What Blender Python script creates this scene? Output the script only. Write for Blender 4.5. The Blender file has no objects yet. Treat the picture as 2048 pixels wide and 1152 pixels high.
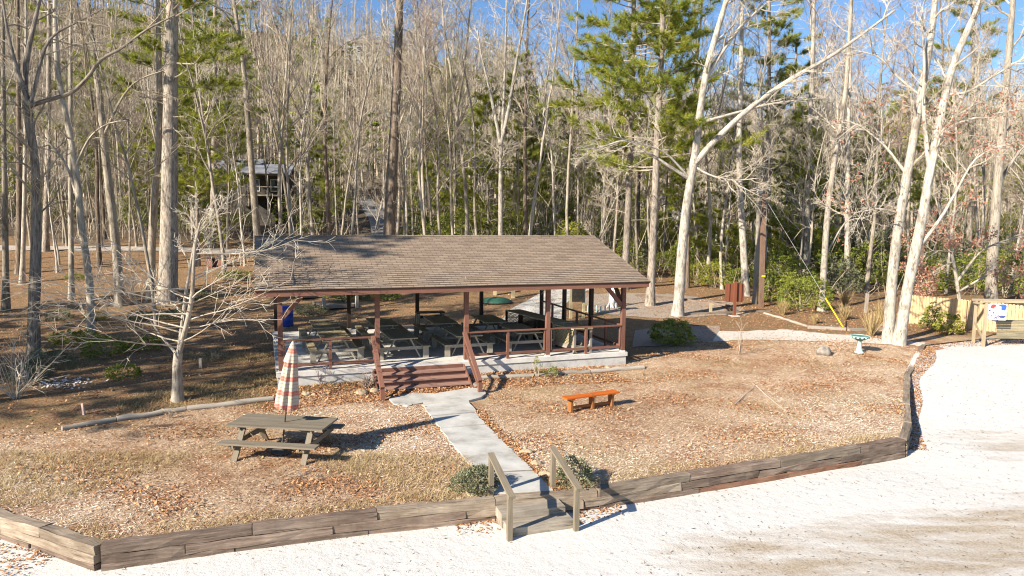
import bpy, math, random
import numpy as np
from mathutils import Vector, Matrix
R = math.radians
scene = bpy.context.scene
col = scene.collection
random.seed(7)
RNG = np.random.default_rng(7)

# ---------------------------------------------------------------- camera numbers and terrain
F, PITCH, CAMH, ROLL = 1393.885, .0985, 5.37, .0102
YAW = .3439
PO = np.array([-7.3143, 21.7908])
EX = np.array([math.cos(YAW), math.sin(YAW)]); EY = np.array([-math.sin(YAW), math.cos(YAW)])

def ss(a, b, x):
    t = np.clip((np.asarray(x, float) - a) / (b - a), 0, 1)
    return t * t * (3 - 2 * t)

BX = np.array([-280, -40, -12.5, -9.55, -6.93, -4.47, -1.87, -.34, 1.45, 2.68, 5.6, 10.15, 11.03, 12.5, 14.5, 18.3, 22.2, 28, 60, 280.])
BY = np.array([110, 26, 13.8, 12.55, 11.35, 12.2, 13.1, 13.47, 13.87, 14.5, 15.65, 17.6, 18.9, 21.6, 25.1, 30.6, 32.5, 33.5, 45, 45.])
def YB(x): return np.interp(x, BX, BY)

def wob(x, y):
    return (np.sin(x * .9 + 1.3 * np.sin(y * .55)) + np.sin(y * 1.1 + 1.7 * np.sin(x * .47))) * .5
def G(x, y):
    x = np.asarray(x, float); y = np.asarray(y, float)
    j = (x - PO[0]) * EY[0] + (y - PO[1]) * EY[1]
    z = -.22 + .22 * ss(-1.7, -.15, j)
    wl = ss(24, -10, x)
    d = np.clip(y - 38, 0, None)
    lin = (.03 + .07 * wl) * d
    dd = np.clip(y - 62, 0, 180)
    A = np.interp(x, [-280, -176, -99, -21, 30, 108, 280], [1.6, 1.5, 1.28, .93, .80, .78, .9])
    z = z + lin + .0012 * A * dd * dd
    z = z - .25 * np.clip(y - 242, 0, None)
    z = z + wob(x * .25, y * .25) * .9 * ss(60, 110, y)
    z = z + wob(x, y) * .025 * ss(14, 20, y)
    return z
def GS(x, y):                       # the sand beach
    x = np.asarray(x, float); y = np.asarray(y, float)
    z = -.60 - .05 * ss(0, 9, x) + .57 * ss(16.5, 31, y) * ss(9, 15, x)
    z = z + wob(x * 1.3, y * 1.3) * .02
    return z
def gz(x, y): return float(G(x, y))

def ray(u, v):
    a, b = u - 1024, v - 576
    cr, sr = math.cos(ROLL), math.sin(ROLL)
    px = a * cr + b * sr; uu = -(-a * sr + b * cr)
    c, s = math.cos(PITCH), math.sin(PITCH)
    return np.array([px, F * c + uu * s, uu * c - F * s])
def at(u, v, Y):
    r = ray(u, v); t = Y / r[1]
    return np.array([r[0] * t, Y, CAMH + r[2] * t])
def gp(u, v, z=0.):
    r = ray(u, v); t = (z - CAMH) / r[2]
    return np.array([r[0] * t, r[1] * t, z])
def hit(u, v, g=None):
    g = g or G
    r = ray(u, v); r = r / r[1]; Y = 8.
    while Y < 260:
        p = r * Y
        if CAMH + p[2] < g(p[0], Y): break
        Y += .1 if Y < 60 else .5
    return np.array([r[0] * Y, Y, float(g(r[0] * Y, Y))])
def ploc(i, j): return PO + EX * i + EY * j
def proj(P):
    x, y, z = P; z = z - CAMH
    c, s = math.cos(PITCH), math.sin(PITCH)
    d = y * c - z * s; u = y * s + z * c
    if d < .5: return -9999, -9999
    px = F * x / d; py = -F * u / d
    cr, sr = math.cos(ROLL), math.sin(ROLL)
    return 1024 + px * cr - py * sr, 576 + px * sr + py * cr

# ---------------------------------------------------------------- mesh builder
class MB:
    def __init__(s): s.v = []; s.f = []; s.uv = []; s.r = []; s.n = 0
    def add(s, v, faces, uv=None, rnd=0.):
        """faces: int array (n,k) ; uv: (n,k,2)"""
        v = np.asarray(v, float).reshape(-1, 3); faces = np.asarray(faces, int)
        s.v.append(v); s.f.append(faces + s.n); s.n += len(v)
        n, k = faces.shape
        s.uv.append(np.zeros((n, k, 2)) if uv is None else np.asarray(uv, float).reshape(n, k, 2))
        r = np.asarray(rnd, float); s.r.append(np.full(n, float(r)) if r.ndim == 0 else r)
        return s
    def beam(s, p, q, w, h, up=(0, 0, 1), rnd=None):
        p = np.array(p, float); q = np.array(q, float)
        d = q - p; L = np.linalg.norm(d); d /= L
        up = np.array(up, float)
        if abs(d @ up) > .98: up = np.array([0, 1., 0]) if abs(d[1]) < .9 else np.array([1., 0, 0])
        sd = np.cross(d, up); sd /= np.linalg.norm(sd); uu = np.cross(sd, d)
        c = [(-1, -1), (1, -1), (1, 1), (-1, 1)]
        v = [b + sd * w / 2 * a + uu * h / 2 * e for b in (p, q) for a, e in c]
        f = [(0, 1, 5, 4), (1, 2, 6, 5), (2, 3, 7, 6), (3, 0, 4, 7), (3, 2, 1, 0), (4, 5, 6, 7)]
        o = s.n * .137 % 7
        uv = []
        ofs = [0, w, w + h, 2 * w + h]
        wd = [w, h, w, h]
        for k in range(4):
            a = ofs[k]; uv.append([(o, a), (o, a + wd[k]), (o + L, a + wd[k]), (o + L, a)])
        uv += [[(o, 0), (o, w), (o + h, w), (o + h, 0)]] * 2
        return s.add(v, f, uv, random.random() if rnd is None else rnd)
    def box(s, c, size, rz=0., rnd=None):
        """size along local x,y,z; grain on the longest axis"""
        c = np.array(c, float); sx, sy, sz = size
        ax = [np.array([math.cos(rz), math.sin(rz), 0]), np.array([-math.sin(rz), math.cos(rz), 0]), np.array([0, 0, 1.])]
        k = int(np.argmax(size))
        if k == 2: return s.beam(c - ax[2] * sz / 2, c + ax[2] * sz / 2, sx, sy, up=ax[1], rnd=rnd)
        L = size[k]; o = size[1 - k]
        return s.beam(c - ax[k] * L / 2, c + ax[k] * L / 2, o, sz, rnd=rnd)
    def tube(s, pts, rad, k=6, rnd=0., cap=False):
        pts = np.asarray(pts, float); n = len(pts)
        rad = np.broadcast_to(np.asarray(rad, float), (n,))
        t = np.gradient(pts, axis=0); t /= np.linalg.norm(t, axis=1)[:, None] + 1e-9
        a = np.array([0, 0, 1.]) if abs(t[0][2]) < .9 else np.array([1., 0, 0])
        x = np.cross(t, a); x /= np.linalg.norm(x, axis=1)[:, None] + 1e-9
        y = np.cross(t, x)
        an = np.arange(k) * 2 * math.pi / k
        v = pts[:, None, :] + rad[:, None, None] * (np.cos(an)[None, :, None] * x[:, None, :] + np.sin(an)[None, :, None] * y[:, None, :])
        i = np.arange(n - 1)[:, None] * k; jj = np.arange(k)[None, :]; j2 = (jj + 1) % k
        f = np.stack([i + jj, i + j2, i + k + j2, i + k + jj], -1).reshape(-1, 4)
        L = np.concatenate([[0], np.cumsum(np.linalg.norm(np.diff(pts, axis=0), axis=1))])
        va = np.arange(k + 1) / k * 2 * math.pi * max(float(rad[0]), .01)
        o = s.n * .0137 % 9
        uv = np.zeros((n - 1, k, 4, 2))
        uv[:, :, 0, 0] = uv[:, :, 1, 0] = L[:-1, None] + o; uv[:, :, 2, 0] = uv[:, :, 3, 0] = L[1:, None] + o
        uv[:, :, 0, 1] = uv[:, :, 3, 1] = va[None, :-1]; uv[:, :, 1, 1] = uv[:, :, 2, 1] = va[None, 1:]
        s.add(v.reshape(-1, 3), f, uv.reshape(-1, 4, 2), rnd)
        if cap:
            for ring, p in ((0, pts[0]), (n - 1, pts[-1])):
                vv = np.vstack([v[ring], p]); ff = [(a_, (a_ + 1) % k, k) for a_ in range(k)]
                if ring == 0: ff = [f_[::-1] for f_ in ff]
                s.add(vv, ff, rnd=rnd)
        return s
    def lathe(s, prof, c=(0, 0, 0), k=20, rnd=0., mod=None):
        c = np.array(c, float); prof = np.array(prof, float); n = len(prof)
        an = np.arange(k) * 2 * math.pi / k
        rr = prof[:, 0][:, None] * (np.ones((n, k)) if mod is None else mod(an[None, :], prof[:, 1][:, None]))
        v = np.stack([rr * np.cos(an), rr * np.sin(an), np.broadcast_to(prof[:, 1][:, None], (n, k))], -1) + c
        i = np.arange(n - 1)[:, None] * k; jj = np.arange(k)[None, :]; j2 = (jj + 1) % k
        f = np.stack([i + jj, i + j2, i + k + j2, i + k + jj], -1).reshape(-1, 4)
        uv = np.zeros((n - 1, k, 4, 2)); a0 = np.arange(k) / k; a1 = (np.arange(k) + 1) / k
        uv[:, :, 0, 0] = uv[:, :, 3, 0] = a0[None]; uv[:, :, 1, 0] = uv[:, :, 2, 0] = a1[None]
        zz = prof[:, 1]
        uv[:, :, 0, 1] = uv[:, :, 1, 1] = zz[:-1, None]; uv[:, :, 2, 1] = uv[:, :, 3, 1] = zz[1:, None]
        return s.add(v.reshape(-1, 3), f, uv.reshape(-1, 4, 2), rnd)
    def prism(s, poly, z0, z1, rnd=0.):
        """upright prism from a flat polygon (x,y), one n-gon top and bottom"""
        n = len(poly); v = [(x, y, z0) for x, y in poly] + [(x, y, z1) for x, y in poly]
        s.add(v, [tuple(range(n, 2 * n))], [[(x, y) for x, y in poly]], rnd)
        s.add(v, [tuple(range(n - 1, -1, -1))], None, rnd)
        s.add(v, [(a, (a + 1) % n, n + (a + 1) % n, n + a) for a in range(n)], None, rnd)
        return s
    def data(s, name, mat, smooth=False):
        me = bpy.data.meshes.new(name)
        V = np.concatenate(s.v).astype(np.float32)
        cnt = np.concatenate([np.full(len(f), f.shape[1]) for f in s.f]).astype(np.int32)
        loops = np.concatenate([f.ravel() for f in s.f]).astype(np.int32)
        st = np.concatenate([[0], np.cumsum(cnt)[:-1]]).astype(np.int32)
        me.vertices.add(len(V)); me.vertices.foreach_set('co', V.ravel())
        me.loops.add(len(loops)); me.loops.foreach_set('vertex_index', loops)
        me.polygons.add(len(cnt)); me.polygons.foreach_set('loop_start', st); me.polygons.foreach_set('loop_total', cnt)
        me.polygons.foreach_set('use_smooth', np.full(len(cnt), smooth, bool))
        me.update(calc_edges=True)
        u = me.uv_layers.new(name='UVMap')
        u.data.foreach_set('uv', np.concatenate([a.reshape(-1, 2) for a in s.uv]).astype(np.float32).ravel())
        a = me.attributes.new('rnd', 'FLOAT', 'FACE'); a.data.foreach_set('value', np.concatenate(s.r).astype(np.float32))
        me.materials.append(mat)
        return me
    def build(s, name, mat, parent=None, loc=None, rz=0., smooth=False, **kw):
        o = bpy.data.objects.new(name, s.data(name, mat, smooth)); col.objects.link(o)
        if parent is not None: o.parent = parent
        if loc is not None: o.location = loc
        if rz: o.rotation_euler[2] = rz
        return tag(o, **kw)

def tag(o, label=None, cat=None, group=None, kind=None):
    if label: o['label'] = label
    if cat: o['category'] = cat
    if group: o['group'] = group
    if kind: o['kind'] = kind
    return o
def empty(name, loc, rz=0., label=None, cat=None, group=None):
    o = bpy.data.objects.new(name, None); col.objects.link(o); o.empty_display_size = .2
    o.location = loc; o.rotation_euler[2] = rz
    return tag(o, label, cat, group)
CH = {}
def kids(o): return [c for c in col.objects if c.parent == o]
def copy_thing(o, loc, rz, sc=1., label=None, group=None, cat=None):
    r = o.copy(); col.objects.link(r); r.location = loc; r.rotation_euler[2] = rz
    r.scale = (sc, sc, sc) if np.isscalar(sc) else sc
    if label: r['label'] = label
    if group: r['group'] = group
    if cat: r['category'] = cat
    for c in CHILD[o.name]:
        d = c.copy(); col.objects.link(d); d.parent = r
        for e in CHILD.get(c.name, []):
            g = e.copy(); col.objects.link(g); g.parent = d
    return r
CHILD = {}
def remember(o):
    """note the parts (and sub-parts) of a finished thing so that it can be copied"""
    for c in col.objects:
        if c.parent: CHILD.setdefault(c.parent.name, [])
    def rec(p):
        CHILD[p.name] = [c for c in col.objects if c.parent == p]
        for c in CHILD[p.name]: rec(c)
    rec(o)

# ---------------------------------------------------------------- materials
def newmat(name, rough=.8):
    m = bpy.data.materials.new(name); m.use_nodes = True
    nt = m.node_tree; b = nt.nodes['Principled BSDF']; b.inputs['Roughness'].default_value = rough
    b.inputs['Specular IOR Level'].default_value = .25
    return m, nt, b
def N(nt, t, **kw):
    n = nt.nodes.new(t)
    for k, v in kw.items():
        if k in n.inputs.keys(): n.inputs[k].default_value = v
        else: setattr(n, k, v)
    return n
def ramp(nt, fac, stops, interp='LINEAR'):
    r = nt.nodes.new('ShaderNodeValToRGB'); e = r.color_ramp.elements; r.color_ramp.interpolation = interp
    while len(e) < len(stops): e.new(.5)
    for k, (p, c) in enumerate(stops): e[k].position = p; e[k].color = (*c, 1)
    nt.links.new(fac, r.inputs[0]); return r.outputs[0]
def coords(nt, src='Object', scale=(1, 1, 1), rot=(0, 0, 0)):
    tc = nt.nodes.new('ShaderNodeTexCoord'); mp = nt.nodes.new('ShaderNodeMapping')
    nt.links.new(tc.outputs[src], mp.inputs[0]); mp.inputs['Scale'].default_value = scale; mp.inputs['Rotation'].default_value = rot
    return mp.outputs[0]
def noise(nt, vec, scale, detail=6., rough=.6, dist=0.):
    n = N(nt, 'ShaderNodeTexNoise', Scale=scale, Detail=detail, Roughness=rough, Distortion=dist)
    nt.links.new(vec, n.inputs['Vector']); return n.outputs['Fac']
def mix(nt, fac, a, b, mode='MIX'):
    m = nt.nodes.new('ShaderNodeMix'); m.data_type = 'RGBA'; m.blend_type = mode
    for s, x in ((0, fac), (6, a), (7, b)):
        if hasattr(x, 'links'): nt.links.new(x, m.inputs[s])
        else: m.inputs[s].default_value = x if s == 0 else (*x, 1)
    return m.outputs[2]
def bump(nt, b, h, strength=.5, dist=.02):
    n = N(nt, 'ShaderNodeBump', Strength=strength, Distance=dist)
    nt.links.new(h, n.inputs['Height']); nt.links.new(n.outputs[0], b.inputs['Normal'])
def attr(nt, name='rnd'):
    a = nt.nodes.new('ShaderNodeAttribute'); a.attribute_name = name; return a.outputs['Fac']

def m_noise(name, stops, scale=6., rough=.85, bs=.4, bd=.02, src='Object', sv=(1, 1, 1), detail=8.):
    m, nt, b = newmat(name, rough)
    f = noise(nt, coords(nt, src, sv), scale, detail)
    nt.links.new(ramp(nt, f, stops), b.inputs['Base Color'])
    if bs: bump(nt, b, f, bs, bd)
    return m
def m_wood(name, c1, c2, c3, rough=.8, vary=.25, bs=.35, gx=1.2, gy=22., crack=False):
    """sawn wood: grain along u of the UV map, each board slightly different"""
    m, nt, b = newmat(name, rough)
    f = noise(nt, coords(nt, 'UV', (gx, gy, 1)), 1.6, 8, .65, .3)
    g = noise(nt, coords(nt, 'UV', (1, 1.6, 1)), 1.1, 4)
    c = ramp(nt, f, [(.28, c1), (.52, c2), (.74, c3)])
    c = mix(nt, .35, c, ramp(nt, g, [(.3, c1), (.7, c3)]))
    if crack:
        k = noise(nt, coords(nt, 'UV', (.9, 16, 1)), 1.3, 3, .5, .2); c = mix(nt, ramp(nt, k, [(.30, (.9, .9, .9)), (.37, (0, 0, 0))]), c, tuple(x * .45 for x in c1))
        k2 = noise(nt, coords(nt, 'Object'), 1.7, 6, .7); c = mix(nt, ramp(nt, k2, [(.45, (0, 0, 0)), (.65, (.6, .6, .6))]), c, tuple((x + y) / 2 for x, y in zip(c1, c2)))
    a = attr(nt)
    mr = N(nt, 'ShaderNodeMapRange'); nt.links.new(a, mr.inputs[0]); mr.inputs[3].default_value = 1 - vary; mr.inputs[4].default_value = 1 + vary
    hs = N(nt, 'ShaderNodeHueSaturation'); nt.links.new(c, hs.inputs['Color']); nt.links.new(mr.outputs[0], hs.inputs['Value'])
    nt.links.new(hs.outputs[0], b.inputs['Base Color']); bump(nt, b, f, bs, .008)
    return m
def m_attr(name, stops, rough=.8, sub=0., mot=.25):
    """leaves, chips, twigs: one colour per face from a random attribute"""
    m, nt, b = newmat(name, rough)
    c = ramp(nt, attr(nt), stops)
    f = noise(nt, coords(nt, 'Object'), 9., 3)
    c = mix(nt, mot, c, ramp(nt, f, [(.3, tuple(x * .55 for x in stops[0][1])), (.7, tuple(min(1, x * 1.3) for x in stops[-1][1]))]))
    nt.links.new(c, b.inputs['Base Color'])
    if sub:
        tr = nt.nodes.new('ShaderNodeBsdfTranslucent'); nt.links.new(c, tr.inputs[0])
        ms = nt.nodes.new('ShaderNodeMixShader'); ms.inputs[0].default_value = sub
        nt.links.new(b.outputs[0], ms.inputs[1]); nt.links.new(tr.outputs[0], ms.inputs[2])
        nt.links.new(ms.outputs[0], nt.nodes['Material Output'].inputs[0])
    return m
def m_bark(name, c1, c2, c3, gx=1.1, gy=6., bs=.7, lichen=None):
    m, nt, b = newmat(name, .9)
    f = noise(nt, coords(nt, 'UV', (gx, gy, 1)), 1.5, 8, .7, .5)
    g = noise(nt, coords(nt, 'UV', (.5, 2., 1)), 1.3, 5)
    c = ramp(nt, f, [(.36, c1), (.49, c2), (.62, c3)])
    if lichen is not None:
        c = mix(nt, ramp(nt, g, [(.45, (0, 0, 0)), (.62, (1, 1, 1))]), c, lichen)
    h = noise(nt, coords(nt, 'Object', (1.4, 1.4, .55)), 2.2, 5, .7)
    c = mix(nt, ramp(nt, h, [(.50, (0, 0, 0)), (.64, (.62, .62, .62))]), c, tuple(x * .75 for x in c1))
    hs = noise(nt, coords(nt, 'Object', (9, 9, 2.6)), 1.6, 4, .7)
    c = mix(nt, ramp(nt, hs, [(.55, (0, 0, 0)), (.63, (.55, .55, .55))]), c, c1)
    oi = nt.nodes.new('ShaderNodeObjectInfo'); mr = N(nt, 'ShaderNodeMapRange'); nt.links.new(oi.outputs['Random'], mr.inputs[0]); mr.inputs[3].default_value = .72; mr.inputs[4].default_value = 1.15
    hv = N(nt, 'ShaderNodeHueSaturation'); nt.links.new(c, hv.inputs['Color']); nt.links.new(mr.outputs[0], hv.inputs['Value'])
    nt.links.new(hv.outputs[0], b.inputs['Base Color']); bump(nt, b, f, bs, .03)
    return m

M = {}
M['bark_pale'] = m_bark('pale_bark', (.19, .155, .115), (.42, .365, .29), (.57, .51, .42), lichen=(.50, .45, .37))
M['bark_white'] = m_bark('whitish_bark', (.16, .13, .10), (.45, .405, .34), (.58, .535, .46), gx=1.6, gy=4.5, bs=.7, lichen=(.50, .46, .39))
M['bark_grey'] = m_bark('grey_bark', (.13, .105, .078), (.33, .28, .215), (.46, .40, .32), lichen=(.40, .355, .285))
M['bark_brown'] = m_bark('brown_bark', (.075, .055, .04), (.19, .145, .105), (.30, .24, .185))
M['bark_oak'] = m_bark('furrowed_oak_bark', (.10, .08, .065), (.29, .245, .20), (.40, .35, .29), gy=8, bs=.9)
M['bark_pine'] = m_bark('plated_pine_bark', (.12, .095, .075), (.34, .29, .235), (.46, .40, .33), gx=1.6, gy=6, bs=.9)
M['twig'] = m_attr('bare_twigs', [(0, (.20, .155, .105)), (.5, (.38, .315, .23)), (1, (.56, .48, .37))], .9)
M['twig_pale'] = m_attr('pale_bare_twigs', [(0, (.26, .21, .15)), (.5, (.47, .41, .325)), (1, (.66, .60, .50))], .9)
M['twig_red'] = m_attr('reddish_bare_twigs', [(0, (.17, .115, .09)), (.5, (.30, .22, .18)), (1, (.40, .32, .27))], .9)
M['needle'] = m_attr('pine_needles', [(0, (.07, .10, .02)), (.35, (.23, .28, .04)), (.75, (.42, .43, .055)), (1, (.54, .51, .10))], .6, .4, .05)
M['leaf'] = m_attr('evergreen_leaves', [(0, (.04, .065, .014)), (.35, (.13, .18, .03)), (.7, (.30, .325, .05)), (1, (.48, .45, .09))], .42, .25, .1)
M['leaf_yellow'] = m_attr('yellow_green_leaves', [(0, (.08, .11, .02)), (.5, (.25, .27, .04)), (1, (.48, .43, .07))], .5, .25, .1)
M['leaf_grey'] = m_attr('grey_green_leaves', [(0, (.05, .06, .026)), (.5, (.19, .20, .105)), (1, (.36, .36, .23))], .6, .15, .1)
M['leaf_dead'] = m_attr('withered_oak_leaves', [(0, (.30, .11, .06)), (.5, (.50, .235, .15)), (1, (.62, .38, .28))], .7, .3, .1)
M['dry_grass'] = m_attr('dry_grass_blades', [(0, (.28, .19, .075)), (.5, (.46, .34, .16)), (1, (.62, .5, .28))], .8, .2, .1)
M['chips'] = m_attr('wood_chips', [(0, (.13, .06, .028)), (.2, (.44, .22, .10)), (.4, (.62, .43, .27)), (.7, (.78, .65, .49)), (1, (.88, .81, .70))], .9, 0, .05)
M['litter'] = m_attr('fallen_leaves', [(0, (.15, .06, .028)), (.4, (.40, .17, .06)), (.75, (.58, .31, .14)), (1, (.68, .48, .29))], .8, .1, .1)
M['debris'] = m_attr('sand_debris', [(0, (.06, .045, .03)), (.6, (.16, .12, .08)), (1, (.35, .25, .15))], .9, 0, .1)

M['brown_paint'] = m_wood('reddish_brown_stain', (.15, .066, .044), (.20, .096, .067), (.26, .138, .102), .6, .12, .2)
M['tread_wood'] = m_wood('worn_tread_wood', (.22, .11, .08), (.32, .19, .145), (.44, .30, .245), .75, .12, .25)
M['brown_dark'] = m_wood('dark_stain_and_post_shade', (.030, .018, .014), (.045, .028, .02), (.065, .04, .03), .6, .15, .2)  # dark stained wood; on the rear and side posts it paints in shade
M['table_wood'] = m_wood('weathered_table_boards', (.26, .215, .13), (.45, .37, .23), (.58, .48, .325), .75, .1)
M['table_frame'] = m_wood('pale_table_frame_wood', (.22, .19, .15), (.38, .34, .28), (.50, .46, .39), .8, .2)
M['lawn_table'] = m_wood('olive_grey_table_boards', (.12, .10, .07), (.20, .17, .125), (.28, .245, .185), .75, .12)
M['rail_wood'] = m_wood('khaki_rail_wood', (.14, .115, .075), (.225, .185, .13), (.31, .26, .19), .75, .08)
M['timber_grey'] = m_wood('weathered_grey_timber', (.075, .052, .036), (.27, .21, .15), (.50, .425, .335), .9, .25, .9, .9, 14, True)
M['timber_brown'] = m_wood('worn_brown_timber', (.05, .033, .024), (.19, .13, .095), (.41, .335, .265), .85, .25, .9, .9, 14, True)
M['timber_rust'] = m_wood('rusty_orange_timber', (.08, .035, .022), (.20, .10, .06), (.34, .22, .15), .85, .2, .7, .9, 12, True)
M['step_timber'] = m_wood('pale_step_timber', (.10, .085, .065), (.38, .325, .255), (.54, .48, .395), .9, .15, .9, .8, 12, True)
M['log'] = m_wood('bleached_log_wood', (.18, .155, .12), (.36, .32, .265), (.50, .455, .385), .9, .2, .7)
M['fence'] = m_wood('tan_fence_boards', (.46, .31, .155), (.57, .415, .225), (.65, .495, .295), .8, .08, .2)
M['tan_post'] = m_wood('tan_post_wood', (.30, .25, .14), (.42, .36, .21), (.52, .45, .29), .8, .1)
M['orange_wood'] = m_wood('orange_varnished_wood', (.46, .085, .010), (.64, .14, .016), (.74, .21, .035), .35, .1, .15)
M['orange_dark'] = m_wood('brownish_orange_wood', (.20, .075, .02), (.30, .13, .045), (.42, .2, .08), .5, .1, .15)
M['sign_brown'] = m_wood('brown_sign_paint', (.17, .058, .03), (.21, .074, .04), (.26, .1, .06), .6, .05, .15)
M['pole_brown'] = m_wood('creosoted_pole_wood', (.10, .055, .038), (.19, .115, .08), (.28, .19, .14), .85, .1)
M['frame_wood'] = m_wood('mossy_frame_wood', (.22, .17, .10), (.36, .29, .19), (.48, .41, .29), .85, .15)
M['slat_wood'] = m_wood('greenish_slat_wood', (.14, .12, .07), (.27, .235, .155), (.38, .335, .24), .85, .2)
M['concrete'] = m_noise('pale_concrete', [(.25, (.46, .44, .40)), (.5, (.62, .60, .555)), (.75, (.72, .70, .66))], 2.5, .9, .15, .01)
M['concrete_wall'] = m_noise('stained_concrete_wall', [(.25, (.33, .32, .29)), (.5, (.52, .51, .475)), (.8, (.62, .61, .57))], 3., .9, .3, .01)
M['walk'] = m_noise('walkway_concrete', [(.32, (.33, .315, .28)), (.48, (.47, .46, .42)), (.68, (.57, .56, .52))], 1.6, .9, .12, .008)
M['gravel'] = m_noise('grey_gravel', [(.3, (.15, .115, .085)), (.5, (.33, .275, .22)), (.7, (.50, .44, .37))], 18., .95, .8, .03)
M['pale_gravel'] = m_noise('pale_sandy_gravel', [(.3, (.42, .38, .32)), (.5, (.62, .58, .51)), (.7, (.72, .69, .62))], 16., .95, .5, .02)
M['road'] = m_noise('gravel_road', [(.3, (.28, .235, .19)), (.5, (.41, .36, .30)), (.7, (.50, .45, .39))], 3., .95, .3, .02)
M['asphalt'] = m_noise('worn_asphalt', [(.3, (.15, .145, .14)), (.5, (.24, .235, .225)), (.7, (.31, .30, .285))], 4., .9, .2, .01)
M['rock'] = m_noise('grey_boulder', [(.3, (.14, .12, .10)), (.5, (.27, .24, .205)), (.75, (.38, .35, .30))], 5., .9, .8, .04)
M['stone'] = m_noise('yellowish_field_stone', [(.3, (.26, .18, .10)), (.5, (.42, .33, .215)), (.75, (.54, .46, .34))], 5., .9, .6, .03)
M['brick'] = m_noise('red_brick', [(.3, (.15, .07, .05)), (.5, (.26, .125, .09)), (.75, (.33, .18, .14))], 9., .9, .4, .02)
M['verdigris'] = m_noise('pale_turquoise_glaze', [(.3, (.24, .40, .37)), (.55, (.46, .60, .56)), (.8, (.58, .68, .63))], 6., .5, .2, .01)
M['verdigris_dark'] = m_noise('dark_turquoise_glaze', [(.3, (.05, .12, .11)), (.7, (.12, .23, .21))], 8., .5, .2, .01)
M['blue_plastic'] = m_noise('blue_plastic', [(.3, (.022, .06, .30)), (.7, (.035, .085, .40))], 3., .45, 0)
M['yellow_plastic'] = m_noise('yellow_plastic', [(.3, (.72, .46, .01)), (.7, (.85, .58, .03))], 3., .4, 0)
M['yellow_paint'] = m_noise('mustard_paint', [(.3, (.50, .36, .10)), (.7, (.60, .45, .15))], 5., .6, .1)
M['white_paint'] = m_noise('white_paint', [(.3, (.70, .69, .66)), (.7, (.80, .79, .77))], 5., .6, .1)
M['green_tarp'] = m_noise('dark_green_tarp', [(.3, (.02, .075, .05)), (.7, (.045, .13, .09))], 4., .55, .4, .05)
M['steel'] = m_noise('grey_steel', [(.3, (.25, .25, .26)), (.7, (.38, .38, .39))], 5., .5, .1)
M['dark_metal'] = m_noise('dark_metal', [(.3, (.045, .042, .04)), (.7, (.09, .085, .08))], 6., .5, .1)
M['house_roof'] = m_noise('blue_grey_metal_roof', [(.3, (.17, .18, .20)), (.7, (.26, .27, .295))], .6, .5, .1)
M['house_dark'] = m_noise('dark_house_siding', [(.3, (.045, .04, .036)), (.7, (.10, .09, .08))], 1.5, .85, .2)
M['house_grey'] = m_noise('grey_house_siding', [(.3, (.25, .245, .24)), (.7, (.36, .355, .345))], 1.5, .8, .2)
M['black_board'] = m_noise('dark_notice_panel', [(.3, (.018, .016, .013)), (.7, (.05, .045, .035))], 6., .8, .1)
M['blue_paint'] = m_noise('blue_paint', [(.3, (.03, .09, .42)), (.7, (.06, .15, .52))], 4., .5, 0)
M['red_paint'] = m_noise('red_paint', [(.3, (.45, .05, .06)), (.7, (.6, .1, .1))], 4., .5, 0)
M['navy_paint'] = m_noise('navy_paint', [(.3, (.05, .06, .2)), (.7, (.1, .12, .3))], 4., .5, 0)
M['pink_paint'] = m_noise('pale_pink_paint', [(.3, (.65, .45, .40)), (.7, (.75, .55, .5))], 4., .6, 0)
def m_glass():
    m, nt, b = newmat('window_glass', .08); b.inputs['Base Color'].default_value = (.03, .045, .07, 1); b.inputs['Specular IOR Level'].default_value = .6
    f = noise(nt, coords(nt), 2.); bump(nt, b, f, .05, .01); return m
M['glass'] = m_glass()

def m_shingle():
    m, nt, b = newmat('brown_shingles', .92)
    br = N(nt, 'ShaderNodeTexBrick', Scale=1.); br.offset = .5
    nt.links.new(coords(nt, 'UV'), br.inputs['Vector'])
    br.inputs['Color1'].default_value = (.35, .265, .19, 1); br.inputs['Color2'].default_value = (.205, .145, .10, 1); br.inputs['Mortar'].default_value = (.075, .055, .042, 1)
    for k, v in (('Mortar Size', .012), ('Mortar Smooth', .2), ('Bias', -.15), ('Brick Width', .36), ('Row Height', .1643)): br.inputs[k].default_value = v
    f = noise(nt, coords(nt, 'UV'), 60., 3); g = noise(nt, coords(nt, 'UV', (.5, .9, 1)), 1.2, 5)
    c = mix(nt, .2, br.outputs['Color'], ramp(nt, f, [(.3, (.13, .10, .075)), (.7, (.38, .31, .245))]))
    c = mix(nt, ramp(nt, g, [(.3, (0, 0, 0)), (.8, (.2, .2, .2))]), c, (.33, .27, .21))
    nt.links.new(c, b.inputs['Base Color']); bump(nt, b, br.outputs['Fac'], -.6, .012)
    return m
M['shingle'] = m_shingle()

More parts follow.
